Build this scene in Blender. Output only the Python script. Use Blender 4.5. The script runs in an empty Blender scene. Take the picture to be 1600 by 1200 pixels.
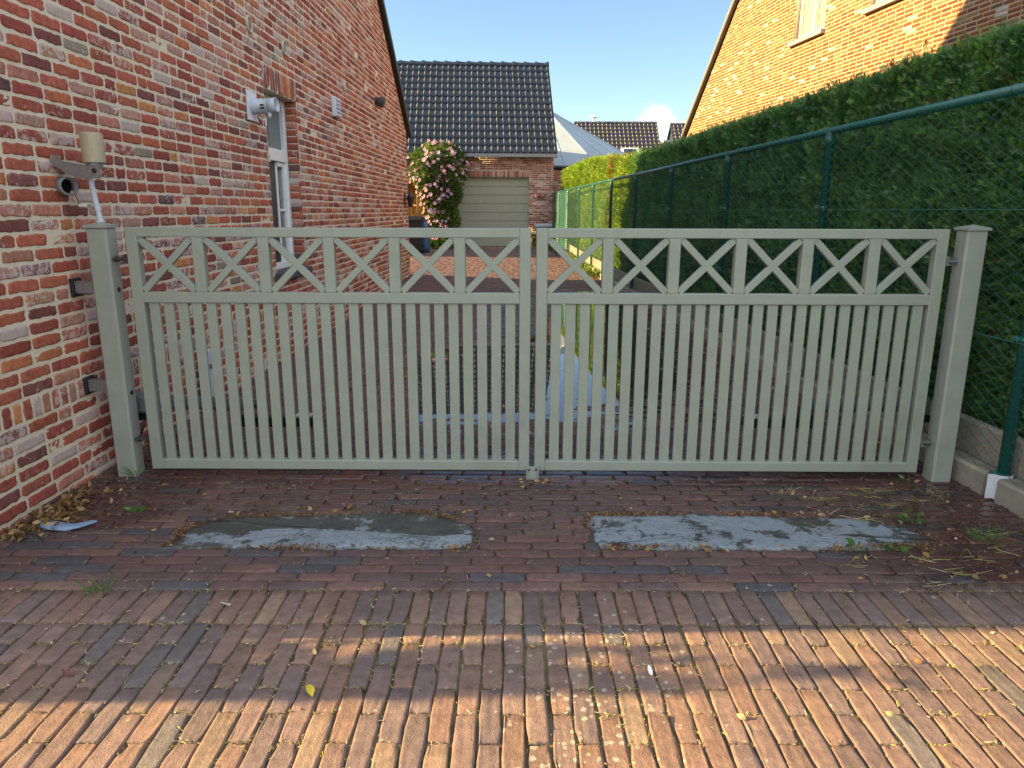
import bpy, math, random
import numpy as np
from mathutils import Vector, Matrix

random.seed(7)
RNG = np.random.default_rng(11)
SC = bpy.context.scene
COL = SC.collection
U = random.uniform

# ------------------------------------------------------------------ object helpers
def link(o):
    COL.objects.link(o)
    return o

def tag(o, label=None, cat=None, group=None, kind=None):
    if label: o['label'] = label
    if cat: o['category'] = cat
    if group: o['group'] = group
    if kind: o['kind'] = kind
    return o

def thing(name, label, cat, loc, group=None):
    o = bpy.data.objects.new(name, None)
    o.empty_display_size = 0.1
    link(o)
    o.location = loc
    return tag(o, label, cat, group)

def world_loc(o):
    v = Vector((0, 0, 0))
    while o is not None:
        v += o.location
        o = o.parent
    return v

class MB:
    """collects polygons (world coordinates) and links them as one mesh object"""
    def __init__(s):
        s.v = []; s.f = []; s.c = []; s.smooth = False
    def add(s, verts, faces, col=None):
        b = len(s.v)
        s.v.extend(verts)
        s.f.extend([tuple(i + b for i in f) for f in faces])
        if col is not None:
            s.c.extend([col] * len(verts))
    def box(s, x0, x1, y0, y1, z0, z1, b=0.0, col=None, M=None):
        if b <= 0:
            vs = [(x0, y0, z0), (x1, y0, z0), (x1, y1, z0), (x0, y1, z0), (x0, y0, z1), (x1, y0, z1), (x1, y1, z1), (x0, y1, z1)]
            fs = [(0, 3, 2, 1), (4, 5, 6, 7), (0, 1, 5, 4), (1, 2, 6, 5), (2, 3, 7, 6), (3, 0, 4, 7)]
        else:
            vs = []; idx = {}
            X = (x0, x1); Y = (y0, y1); Z = (z0, z1)
            for i in (0, 1):
                for j in (0, 1):
                    for k in (0, 1):
                        dx = b if i == 0 else -b; dy = b if j == 0 else -b; dz = b if k == 0 else -b
                        idx[i, j, k, 0] = len(vs); vs.append((X[i], Y[j] + dy, Z[k] + dz))
                        idx[i, j, k, 1] = len(vs); vs.append((X[i] + dx, Y[j], Z[k] + dz))
                        idx[i, j, k, 2] = len(vs); vs.append((X[i] + dx, Y[j] + dy, Z[k]))
            fs = []
            q = ((0, 0), (1, 0), (1, 1), (0, 1))
            for i in (0, 1):
                f = [idx[i, a, c, 0] for a, c in q]; fs.append(f if i else f[::-1])
                f = [idx[a, i, c, 1] for a, c in q]; fs.append(f[::-1] if i else f)
                f = [idx[a, c, i, 2] for a, c in q]; fs.append(f if i else f[::-1])
            for a in (0, 1):
                for c in (0, 1):
                    f = [idx[a, c, 0, 0], idx[a, c, 0, 1], idx[a, c, 1, 1], idx[a, c, 1, 0]]; fs.append(f if (a + c) % 2 == 1 else f[::-1])
                    f = [idx[a, 0, c, 0], idx[a, 0, c, 2], idx[a, 1, c, 2], idx[a, 1, c, 0]]; fs.append(f if (a + c) % 2 == 0 else f[::-1])
                    f = [idx[0, a, c, 1], idx[0, a, c, 2], idx[1, a, c, 2], idx[1, a, c, 1]]; fs.append(f if (a + c) % 2 == 1 else f[::-1])
            for i in (0, 1):
                for j in (0, 1):
                    for k in (0, 1):
                        f = [idx[i, j, k, 0], idx[i, j, k, 1], idx[i, j, k, 2]]
                        fs.append(f if (i + j + k) % 2 == 1 else f[::-1])
        if M is not None:
            vs = [tuple(M @ Vector(p)) for p in vs]
        s.add(vs, fs, col)
    def tube(s, pts, r, n=8, caps=True, col=None):
        pts = [Vector(p) for p in pts]
        rs = r if isinstance(r, (list, tuple)) else [r] * len(pts)
        vs = []; fs = []
        prev = None
        for i, p in enumerate(pts):
            if i == 0: d = pts[1] - p
            elif i == len(pts) - 1: d = p - pts[i - 1]
            else: d = (pts[i + 1] - p).normalized() + (p - pts[i - 1]).normalized()
            d.normalize()
            if prev is None:
                a = d.cross(Vector((0, 0, 1)))
                if a.length < 1e-3: a = d.cross(Vector((0, 1, 0)))
            else:
                a = prev - d * prev.dot(d)
            a.normalize(); prev = a
            bb = d.cross(a)
            for k in range(n):
                t = 2 * math.pi * k / n
                vs.append(tuple(p + (a * math.cos(t) + bb * math.sin(t)) * rs[i]))
        for i in range(len(pts) - 1):
            for k in range(n):
                k2 = (k + 1) % n
                fs.append((i * n + k, i * n + k2, (i + 1) * n + k2, (i + 1) * n + k))
        if caps:
            fs.append(tuple(range(n))[::-1])
            fs.append(tuple((len(pts) - 1) * n + k for k in range(n)))
        s.add(vs, fs, col)
    def hollow(s, p0, p1, ro, ri, n=28):
        p0 = Vector(p0); p1 = Vector(p1); d = (p1 - p0).normalized()
        a = d.cross(Vector((0, 0, 1))).normalized(); b = d.cross(a)
        vs = []
        for p, r in ((p0, ro), (p1, ro), (p1, ri), (p0, ri)):
            vs += [tuple(p + (a * math.cos(2 * math.pi * k / n) + b * math.sin(2 * math.pi * k / n)) * r) for k in range(n)]
        s.add(vs, [(q * n + k, q * n + (k + 1) % n, ((q + 1) % 4) * n + (k + 1) % n, ((q + 1) % 4) * n + k) for q in range(4) for k in range(n)])
    def prism(s, poly, axis_vec, col=None):
        """poly: list of 3-D points, extruded by axis_vec"""
        a = Vector(axis_vec); n = len(poly)
        vs = [tuple(p) for p in poly] + [tuple(Vector(p) + a) for p in poly]
        fs = [tuple(range(n))[::-1], tuple(range(n, 2 * n))]
        for i in range(n):
            j = (i + 1) % n
            fs.append((i, j, n + j, n + i))
        s.add(vs, fs, col)
    def build(s, name, mat, parent=None, smooth=None):
        me = bpy.data.meshes.new(name)
        off = world_loc(parent) if parent is not None else Vector((0, 0, 0))
        if parent is None:
            # origin at the base centre of the mesh
            arr = np.array(s.v, dtype=np.float64)
            off = Vector(((arr[:, 0].min() + arr[:, 0].max()) / 2, (arr[:, 1].min() + arr[:, 1].max()) / 2, arr[:, 2].min()))
        arr = np.array(s.v, dtype=np.float64) - np.array(off)
        if all(len(f) == len(s.f[0]) for f in s.f):
            k = len(s.f[0]); nf = len(s.f)
            me.vertices.add(len(arr)); me.vertices.foreach_set('co', arr.astype(np.float32).ravel())
            me.loops.add(nf * k); me.loops.foreach_set('vertex_index', np.array(s.f, dtype=np.int32).ravel())
            me.polygons.add(nf); me.polygons.foreach_set('loop_start', np.arange(0, nf * k, k, dtype=np.int32))
            me.update(calc_edges=True)
        else:
            me.from_pydata(arr.tolist(), [], s.f)
        me.validate()
        if s.c and len(s.c) == len(me.vertices):
            ca = me.attributes.new('Col', 'FLOAT_COLOR', 'POINT')
            ca.data.foreach_set('color', np.array(s.c, dtype=np.float32).ravel())
        me.materials.append(mat)
        if s.smooth if smooth is None else smooth:
            me.polygons.foreach_set('use_smooth', [True] * len(me.polygons))
        o = link(bpy.data.objects.new(name, me))
        if parent is not None: o.parent = parent
        else: o.location = off
        return o

def np_obj(name, V, F, mat, parent=None, colr=None, smooth=False):
    """V (n,3) world coordinates, F (m,k) constant-size faces, colr (n,4)"""
    m = MB()
    m.v = V; m.f = F
    me = bpy.data.meshes.new(name)
    if parent is not None: off = np.array(world_loc(parent))
    else: off = np.array(((V[:, 0].min() + V[:, 0].max()) / 2, (V[:, 1].min() + V[:, 1].max()) / 2, V[:, 2].min()))
    k = F.shape[1]; nf = len(F)
    me.vertices.add(len(V)); me.vertices.foreach_set('co', (V - off).astype(np.float32).ravel())
    me.loops.add(nf * k); me.loops.foreach_set('vertex_index', F.astype(np.int32).ravel())
    me.polygons.add(nf); me.polygons.foreach_set('loop_start', np.arange(0, nf * k, k, dtype=np.int32))
    me.update(calc_edges=True)
    if colr is not None:
        ca = me.attributes.new('Col', 'FLOAT_COLOR', 'POINT')
        ca.data.foreach_set('color', colr.astype(np.float32).ravel())
    if smooth: me.polygons.foreach_set('use_smooth', [True] * nf)
    me.materials.append(mat)
    o = link(bpy.data.objects.new(name, me))
    if parent is not None: o.parent = parent
    else: o.location = off
    return o

# ------------------------------------------------------------------ material helpers
class NT:
    def __init__(s, name):
        s.m = bpy.data.materials.new(name); s.m.use_nodes = True
        s.t = s.m.node_tree; s.t.nodes.clear()
        s.out = s.t.nodes.new('ShaderNodeOutputMaterial')
    def n(s, typ, **kw):
        nd = s.t.nodes.new(typ)
        for k, v in kw.items():
            if k.startswith('_'): setattr(nd, k[1:], v)
        for k, v in kw.items():
            if k.startswith('_'): continue
            key = k.replace('__', ' ')
            if key.isdigit(): key = int(key)
            elif key[0] == 'i' and key[1:].isdigit(): key = int(key[1:])
            if isinstance(v, bpy.types.NodeSocket): s.t.links.new(v, nd.inputs[key])
            else: nd.inputs[key].default_value = v
        return nd
    def math(s, op, a, b=None, c=None, clamp=False):
        nd = s.t.nodes.new('ShaderNodeMath'); nd.operation = op; nd.use_clamp = clamp
        for i, v in enumerate((a, b, c)):
            if v is None: continue
            if isinstance(v, bpy.types.NodeSocket): s.t.links.new(v, nd.inputs[i])
            else: nd.inputs[i].default_value = v
        return nd.outputs[0]
    def mix(s, fac, a, b, mode='MIX'):
        nd = s.t.nodes.new('ShaderNodeMix'); nd.data_type = 'RGBA'; nd.blend_type = mode
        for i, v in ((0, fac), (6, a), (7, b)):
            if isinstance(v, bpy.types.NodeSocket): s.t.links.new(v, nd.inputs[i])
            else: nd.inputs[i].default_value = (v if i == 0 else (tuple(v) + (1,))[:4])
        return nd.outputs[2]
    def noise(s, scale, detail=4, rough=0.55, vec=None, dist=0.0):
        nd = s.n('ShaderNodeTexNoise', Scale=scale, Detail=detail, Roughness=rough, Distortion=dist)
        if vec is not None: s.t.links.new(vec, nd.inputs['Vector'])
        return nd.outputs['Fac']
    def step(s, val, a, b):
        nd = s.t.nodes.new('ShaderNodeMapRange'); nd.interpolation_type = 'SMOOTHSTEP'
        s.t.links.new(val, nd.inputs[0])
        nd.inputs[1].default_value = a; nd.inputs[2].default_value = b
        nd.inputs[3].default_value = 0.0; nd.inputs[4].default_value = 1.0
        return nd.outputs[0]
    def lerp(s, val, a, b, c, d):
        nd = s.t.nodes.new('ShaderNodeMapRange'); s.t.links.new(val, nd.inputs[0])
        for i, x in enumerate((a, b, c, d)): nd.inputs[i + 1].default_value = x
        return nd.outputs[0]
    def obj(s): return s.n('ShaderNodeTexCoord').outputs['Object']
    def pos(s): return s.n('ShaderNodeNewGeometry').outputs['Position']
    def attr(s, name='Col'):
        nd = s.t.nodes.new('ShaderNodeAttribute'); nd.attribute_name = name
        return nd
    def bump(s, h, strength=0.3, dist=0.005):
        return s.n('ShaderNodeBump', Strength=strength, Distance=dist, Height=h).outputs[0]
    def done(s, sh):
        s.t.links.new(sh, s.out.inputs[0]); return s.m
    def princ(s, **kw):
        return s.n('ShaderNodeBsdfPrincipled', **kw).outputs[0]

def simple(name, rgb, rough=0.5, metal=0.0, var=0.12, scale=30, bump=0.0, spec=0.5, dirt=None):
    m = NT(name); v = m.obj()
    nz = m.noise(scale, 5, 0.6, v)
    k = m.lerp(nz, 0.25, 0.75, 1 - var, 1 + var)
    c = m.mix(1.0, rgb, m.n('ShaderNodeCombineColor', i0=k, i1=k, i2=k).outputs[0], 'MULTIPLY')
    if dirt:
        dm = m.step(m.noise(scale * 0.22, 6, 0.65, v), 0.52, 0.72)
        c = m.mix(m.math('MULTIPLY', dm, dirt[3]), c, dirt[:3])
    r = m.lerp(m.noise(scale * 2.3, 3, 0.5, v), 0.3, 0.7, max(rough - 0.08, 0.02), min(rough + 0.08, 1))
    kw = dict(Base__Color=c, Roughness=r, Metallic=metal, Specular__IOR__Level=spec)
    if bump: kw['Normal'] = m.bump(m.noise(scale * 6, 4, 0.6, v), bump, 0.002)
    return m.done(m.princ(**kw))

def brick_mat(name, wash=1.0):
    m = NT(name); v = m.obj(); a = m.attr()
    n1 = m.noise(38, 6, 0.65, v); n2 = m.noise(30, 6, 0.68, v, 0.5); n3 = m.noise(150, 3, 0.6, v)
    k = m.lerp(n1, 0.25, 0.75, 0.62, 1.38)
    c = m.mix(1.0, a.outputs['Color'], m.n('ShaderNodeCombineColor', i0=k, i1=k, i2=k).outputs[0], 'MULTIPLY')
    # darker fired patches
    dk = m.step(m.noise(11, 4, 0.6, v), 0.55, 0.75)
    c = m.mix(m.math('MULTIPLY', dk, 0.45), c, (0.13, 0.055, 0.05))
    # old limewash and mortar smears
    nn = m.math('ADD', m.math('MULTIPLY', n2, 0.72), m.math('MULTIPLY', n3, 0.28))
    wm = m.step(m.math('ADD', nn, m.math('MULTIPLY', a.outputs['Alpha'], 0.34 * wash)), 0.64, 0.71)
    c = m.mix(m.math('MULTIPLY', wm, 0.85), c, m.mix(n1, (0.42, 0.30, 0.27), (0.66, 0.60, 0.55)))
    pit = m.step(n3, 0.30, 0.42)
    c = m.mix(m.math('SUBTRACT', 1.0, pit), c, m.mix(0.55, c, (0.05, 0.03, 0.025)))
    hh = m.math('ADD', m.math('MULTIPLY', n1, 0.7), m.math('MULTIPLY', n3, 0.3))
    return m.done(m.princ(Base__Color=c, Roughness=0.88, Specular__IOR__Level=0.25, Normal=m.bump(hh, 0.55, 0.006)))

def mortar_mat(name, rgb):
    m = NT(name); v = m.obj()
    n1 = m.noise(9, 5, 0.6, v); n2 = m.noise(160, 4, 0.65, v)
    c = m.mix(n1, tuple(x * 0.74 for x in rgb), tuple(min(1, x * 1.16) for x in rgb))
    c = m.mix(m.step(n2, 0.55, 0.8), c, tuple(x * 0.6 for x in rgb))
    return m.done(m.princ(Base__Color=c, Roughness=0.95, Specular__IOR__Level=0.15, Normal=m.bump(n2, 0.6, 0.004)))

def leaf_mat(name, trans=0.35, rough=0.45, spec=0.35):
    m = NT(name); a = m.attr()
    d = m.princ(Base__Color=a.outputs['Color'], Roughness=rough, Specular__IOR__Level=spec)
    c2 = m.mix(1.0, a.outputs['Color'], (1.25, 1.35, 0.55), 'MULTIPLY')
    t = m.n('ShaderNodeBsdfTranslucent', Color=c2).outputs[0]
    return m.done(m.n('ShaderNodeMixShader', i0=trans, i1=d, i2=t).outputs[0])

def paver_mat():
    m = NT('clay_paver'); p = m.pos(); a = m.attr()
    n1 = m.noise(30, 6, 0.65, p); n2 = m.noise(180, 4, 0.7, p); n3 = m.noise(5, 5, 0.6, p)
    k = m.lerp(n1, 0.25, 0.75, 0.68, 1.32)
    c = m.mix(1.0, a.outputs['Color'], m.n('ShaderNodeCombineColor', i0=k, i1=k, i2=k).outputs[0], 'MULTIPLY')
    c = m.mix(m.math('MULTIPLY', m.step(n2, 0.5, 0.78), 0.5), c, m.mix(0.5, c, (0.42, 0.36, 0.30)))
    c = m.mix(m.math('MULTIPLY', m.step(n3, 0.5, 0.72), 0.35), c, (0.10, 0.085, 0.07))
    sx = m.n('ShaderNodeSeparateXYZ', i0=p)
    X, Y = sx.outputs[0], sx.outputs[1]
    # pale lichen spots on the dry bricks in the middle of the drive
    rx = m.math('DIVIDE', m.math('SUBTRACT', X, 0.24), 0.34); ry = m.math('DIVIDE', m.math('SUBTRACT', Y, 1.72), 0.6)
    reg = m.math('SUBTRACT', 1.0, m.step(m.math('ADD', m.math('MULTIPLY', rx, rx), m.math('MULTIPLY', ry, ry)), 0.1, 1.4))
    vo = m.n('ShaderNodeTexVoronoi', Scale=48.0, Vector=p, Randomness=1.0)
    vr = m.n('ShaderNodeSeparateColor', i0=vo.outputs['Color'])
    clus = m.noise(6.5, 4, 0.6, p)
    size = m.math('MULTIPLY', vr.outputs[1], 0.42)
    wob = m.math('ADD', vo.outputs['Distance'], m.math('MULTIPLY', m.math('SUBTRACT', m.noise(140, 3, 0.65, p), 0.5), 0.55))
    spot = m.math('SUBTRACT', 1.0, m.step(m.math('SUBTRACT', wob, size), 0.0, 0.07))
    sel = m.step(m.math('ADD', m.math('ADD', m.math('MULTIPLY', vr.outputs[0], 0.5), m.math('MULTIPLY', clus, 0.7)), m.math('MULTIPLY', reg, 0.30)), 0.86, 0.92)
    c = m.mix(m.math('MULTIPLY', m.math('MULTIPLY', spot, sel), 0.75), c, m.mix(n2, (0.36, 0.32, 0.24), (0.58, 0.54, 0.43)))
    # water: bricks soak dark around the two gate posts and under the puddle
    def blob(cx, cy, rx_, ry_):
        dx = m.math('DIVIDE', m.math('SUBTRACT', X, cx), rx_); dy = m.math('DIVIDE', m.math('SUBTRACT', Y, cy), ry_)
        return m.math('SUBTRACT', 1.0, m.math('SQRT', m.math('ADD', m.math('MULTIPLY', dx, dx), m.math('MULTIPLY', dy, dy))))
    b = m.math('MAXIMUM', blob(1.95, 3.10, 1.3, 0.95), blob(-1.95, 3.35, 0.75, 0.62))
    b = m.math('MAXIMUM', b, blob(0.9, 8.6, 1.7, 5.2)); b = m.math('MAXIMUM', b, m.math('MULTIPLY', blob(-0.2, 3.45, 3.4, 0.85), 0.55))
    wn = m.math('ADD', b, m.math('MULTIPLY', m.math('SUBTRACT', m.noise(3.2, 5, 0.65, p), 0.5), 0.9))
    wet = m.step(wn, 0.16, 0.34)
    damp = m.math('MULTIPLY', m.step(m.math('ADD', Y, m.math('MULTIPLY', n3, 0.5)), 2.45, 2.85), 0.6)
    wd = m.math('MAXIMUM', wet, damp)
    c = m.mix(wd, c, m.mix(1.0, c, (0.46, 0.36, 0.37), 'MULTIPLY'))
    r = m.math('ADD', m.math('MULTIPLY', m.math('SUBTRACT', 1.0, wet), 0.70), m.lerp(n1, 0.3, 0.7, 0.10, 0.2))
    h = m.math('ADD', m.math('MULTIPLY', n1, 0.6), m.math('MULTIPLY', n2, 0.4))
    st = m.math('SUBTRACT', 0.95, m.math('MULTIPLY', wet, 0.78))
    bm = m.n('ShaderNodeBump', Strength=st, Distance=0.0075, Height=h).outputs[0]
    return m.done(m.princ(Base__Color=c, Roughness=r, Specular__IOR__Level=0.42, Normal=bm))

def sand_mat():
    m = NT('joint_sand'); p = m.pos()
    n1 = m.noise(7, 6, 0.65, p); n2 = m.noise(120, 4, 0.7, p)
    sx = m.n('ShaderNodeSeparateXYZ', i0=p)
    near = m.math('SUBTRACT', 1.0, m.step(sx.outputs[1], 2.25, 2.7))
    c = m.mix(n2, (0.035, 0.03, 0.025), (0.16, 0.13, 0.085))
    c2 = m.mix(n2, (0.10, 0.085, 0.04), (0.36, 0.29, 0.13))
    c = m.mix(m.math('MULTIPLY', near, m.step(n1, 0.38, 0.6)), c, c2)
    moss = m.mix(n2, (0.035, 0.05, 0.012), (0.11, 0.12, 0.03))
    c = m.mix(m.step(m.noise(4.3, 5, 0.6, p), 0.56, 0.66), c, moss)
    return m.done(m.princ(Base__Color=c, Roughness=0.95, Specular__IOR__Level=0.2, Normal=m.bump(n2, 0.8, 0.006)))

def glass_mat(name, tint, rough=0.03):
    m = NT(name)
    return m.done(m.princ(Base__Color=tint + (1,), Roughness=rough, Specular__IOR__Level=0.9, IOR=1.5))

def water_mat():
    m = NT('puddle_water'); p = m.pos()
    fr = m.n('ShaderNodeFresnel', IOR=1.33).outputs[0]
    nrm = m.bump(m.noise(9, 2, 0.5, p), 0.02, 0.004)
    g = m.n('ShaderNodeBsdfGlossy', Roughness=0.01, Color=(1, 1, 1, 1), Normal=nrm).outputs[0]
    t = m.n('ShaderNodeBsdfTransparent', Color=(0.72, 0.66, 0.6, 1)).outputs[0]
    return m.done(m.n('ShaderNodeMixShader', i0=m.math('MULTIPLY', fr, 1.4, clamp=True), i1=t, i2=g).outputs[0])

def stone_mat():
    m = NT('worn_bluestone'); p = m.pos()
    n1 = m.noise(5.5, 8, 0.74, p, 0.25); n2 = m.noise(75, 5, 0.7, p); n3 = m.noise(16, 6, 0.72, p, 1.2); n4 = m.noise(26, 5, 0.7, p)
    c = m.mix(n4, (0.15, 0.185, 0.22), (0.33, 0.38, 0.42))
    c = m.mix(m.step(n2, 0.52, 0.75), c, (0.10, 0.115, 0.13))
    st = m.attr().outputs['Color']                     # damp film of dirt lies on one side of the slab
    sr = m.n('ShaderNodeSeparateColor', i0=st).outputs[0]
    v = m.math('ADD', sr, m.math('MULTIPLY', m.math('SUBTRACT', n1, 0.5), 2.6))
    d = m.step(m.math('ADD', v, m.math('MULTIPLY', m.math('SUBTRACT', n4, 0.5), 0.5)), 0.44, 0.58)
    c = m.mix(d, c, m.mix(n4, (0.018, 0.02, 0.022), (0.12, 0.12, 0.105)))
    crk = m.step(m.math('ABSOLUTE', m.math('SUBTRACT', n3, 0.5)), 0.004, 0.03)
    c = m.mix(m.math('MULTIPLY', m.math('SUBTRACT', 1.0, crk), m.step(n1, 0.5, 0.56)), c, (0.022, 0.022, 0.026))
    r = m.math('SUBTRACT', 0.66, m.math('MULTIPLY', d, 0.3))
    h = m.math('ADD', m.math('MULTIPLY', n3, 0.7), m.math('MULTIPLY', n2, 0.3))
    return m.done(m.princ(Base__Color=c, Roughness=r, Specular__IOR__Level=0.45, Normal=m.bump(h, 0.9, 0.012)))

GATE = (0.287, 0.322, 0.268)
M = {}
M['gate'] = simple('grey_green_paint', GATE, 0.42, 0, 0.07, 9, 0.12, 0.45, (0.12, 0.13, 0.10, 0.25))
M['post'] = simple('grey_green_post_paint', (0.30, 0.33, 0.285), 0.5, 0, 0.1, 7, 0.15, 0.4, (0.14, 0.14, 0.11, 0.35))
M['brick'] = brick_mat('reclaimed_brick')
M['brick_r'] = brick_mat('orange_red_brick', 0.9)
M['mortar'] = mortar_mat('lime_mortar', (0.75, 0.66, 0.50))
M['mortar_g'] = mortar_mat('garage_mortar', (0.64, 0.54, 0.44))
M['mortar_r'] = mortar_mat('pale_mortar', (0.44, 0.33, 0.19))
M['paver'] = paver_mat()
M['sand'] = sand_mat()
M['stone'] = stone_mat()
M['water'] = water_mat()
M['leaf'] = leaf_mat('hedge_leaf', 0.44, 0.36, 0.6)
M['leaf2'] = leaf_mat('shrub_leaf', 0.35, 0.4)
M['litter'] = leaf_mat('dry_leaf', 0.15, 0.7, 0.2)
M['petal'] = leaf_mat('petal', 0.3, 0.6, 0.2)
M['bark'] = simple('bark', (0.09, 0.065, 0.045), 0.9, 0, 0.3, 60, 0.6, 0.2)
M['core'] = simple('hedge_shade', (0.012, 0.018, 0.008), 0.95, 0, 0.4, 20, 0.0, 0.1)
M['green'] = simple('green_coated_steel', (0.014, 0.115, 0.095), 0.30, 0, 0.06, 20, 0.03, 0.75)
M['wire'] = simple('green_coated_wire', (0.038, 0.195, 0.16), 0.4, 0, 0.15, 30, 0, 0.5)
M['sleeve'] = simple('white_plastic', (0.62, 0.66, 0.70), 0.45, 0, 0.06, 20, 0, 0.5)
M['conc'] = simple('mossy_concrete', (0.30, 0.27, 0.21), 0.9, 0, 0.22, 14, 0.5, 0.2, (0.12, 0.13, 0.06, 0.6))
M['conc2'] = simple('gravel_concrete', (0.33, 0.29, 0.23), 0.92, 0, 0.4, 90, 0.8, 0.2, (0.17, 0.15, 0.10, 0.5))
M['tile'] = simple('slate_grey_roof_tile', (0.024, 0.036, 0.058), 0.48, 0, 0.35, 5, 0.1, 0.4)
M['tile_far'] = simple('dark_brown_roof_tile', (0.05, 0.046, 0.052), 0.4, 0, 0.3, 4, 0.1, 0.5)
M['zinc'] = simple('grey_zinc', (0.22, 0.235, 0.25), 0.5, 0.3, 0.12, 12, 0.05, 0.5)
M['dark'] = simple('dark_verge_board', (0.03, 0.03, 0.032), 0.55, 0, 0.15, 20)
M['verge'] = simple('grey_verge_trim', (0.22, 0.205, 0.19), 0.7, 0, 0.15, 15)
M['pav'] = simple('pale_roof_sheet', (0.33, 0.39, 0.42), 0.6, 0, 0.1, 1.5, 0.05, 0.4, (0.28, 0.31, 0.28, 0.5))
M['door'] = simple('olive_door_panel', (0.31, 0.32, 0.25), 0.5, 0, 0.05, 6, 0.15, 0.4)
M['white'] = simple('white_window_paint', (0.80, 0.84, 0.84), 0.45, 0, 0.06, 12, 0.05)
M['cream'] = simple('cream_window_paint', (0.50, 0.46, 0.36), 0.5, 0, 0.06, 12)
M['curtain'] = simple('sheer_curtain', (0.34, 0.31, 0.25), 0.9, 0, 0.2, 14)
M['glass'] = glass_mat('window_glass', (0.02, 0.028, 0.03))
M['sill'] = simple('grey_stone_sill', (0.34, 0.32, 0.30), 0.8, 0, 0.15, 20, 0.3)
M['dsill'] = simple('blue_stone_sill', (0.055, 0.065, 0.08), 0.6, 0, 0.3, 20, 0.3)
M['screen'] = simple('grey_blind', (0.075, 0.075, 0.085), 0.8, 0, 0.08, 30)
M['pvc'] = simple('pale_grey_pvc', (0.50, 0.56, 0.63), 0.42, 0, 0.07, 10)
M['pvcw'] = simple('white_pvc', (0.66, 0.70, 0.75), 0.42, 0, 0.06, 10)
M['greypipe'] = simple('grey_pipe', (0.19, 0.205, 0.22), 0.4, 0, 0.1, 12)
M['black'] = simple('black_plastic', (0.018, 0.018, 0.02), 0.4, 0, 0.2, 30)
M['void'] = simple('dark_opening', (0.012, 0.012, 0.012), 1.0, 0, 0.2, 30, 0, 0.0)
M['bgreen'] = simple('black_green_steel', (0.012, 0.022, 0.02), 0.45, 0, 0.2, 30)
M['steel'] = simple('galvanised_steel', (0.28, 0.29, 0.30), 0.42, 0.7, 0.2, 40, 0.1)
M['bolt'] = simple('dull_bolt', (0.09, 0.085, 0.085), 0.5, 0.6, 0.3, 60)
M['brass'] = simple('beige_lamp_plastic', (0.42, 0.36, 0.24), 0.42, 0, 0.1, 15)
M['beige'] = simple('beige_vent_plastic', (0.50, 0.45, 0.34), 0.55, 0, 0.1, 20)
M['ochre'] = simple('ochre_render', (0.36, 0.25, 0.09), 0.9, 0, 0.2, 8, 0.3, 0.2)
M['wood'] = simple('yellow_wood', (0.42, 0.25, 0.08), 0.7, 0, 0.25, 20, 0.2)
M['soil'] = simple('soil', (0.06, 0.045, 0.03), 0.95, 0, 0.35, 12, 0.6, 0.2)
M['grass'] = simple('lawn', (0.05, 0.085, 0.022), 0.95, 0, 0.4, 8, 0.4, 0.2)
M['blue'] = simple('pale_blue_plastic', (0.24, 0.36, 0.52), 0.5, 0, 0.15, 30)
M['bluebag'] = simple('blue_bag', (0.04, 0.10, 0.22), 0.5, 0, 0.2, 30)
M['white_tag'] = simple('white_card', (0.78, 0.78, 0.78), 0.6, 0, 0.03, 10)
M['rust'] = simple('dried_flower_red', (0.22, 0.08, 0.07), 0.8, 0, 0.4, 50)
M['yellow'] = simple('yellow_leaf', (0.60, 0.45, 0.03), 0.6, 0, 0.15, 60)
M['weed'] = leaf_mat('weed_leaf', 0.35, 0.45)

# ------------------------------------------------------------------ ground heights
def sm(a, b, x):
    t = np.clip((np.asarray(x, float) - a) / (b - a), 0, 1)
    return t * t * (3 - 2 * t)
def zg(x, y):
    x = np.asarray(x, float); y = np.asarray(y, float)
    L = 0.125 * sm(6.5, 14, y) + 0.045 * sm(14, 24, y)
    R = 0.012 * sm(9, 14, y) + 0.15 * sm(13.5, 22, y)
    t = np.clip((x + 2.0) / 2.6, 0, 1)
    base = L * (1 - t) + R * t
    cx = 0.62 + 0.1 * np.clip(y - 5.5, 0, 8)
    b1 = 0.016 * np.exp(-((x - cx) / 0.48) ** 2) * sm(4.9, 5.9, y) * (1 - sm(11.5, 14.5, y))
    b2 = 0.0085 * np.exp(-((x + 0.15) / 0.62) ** 2) * sm(4.4, 5.0, y) * (1 - sm(6.6, 8.2, y))
    return base - b1 - b2

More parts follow.
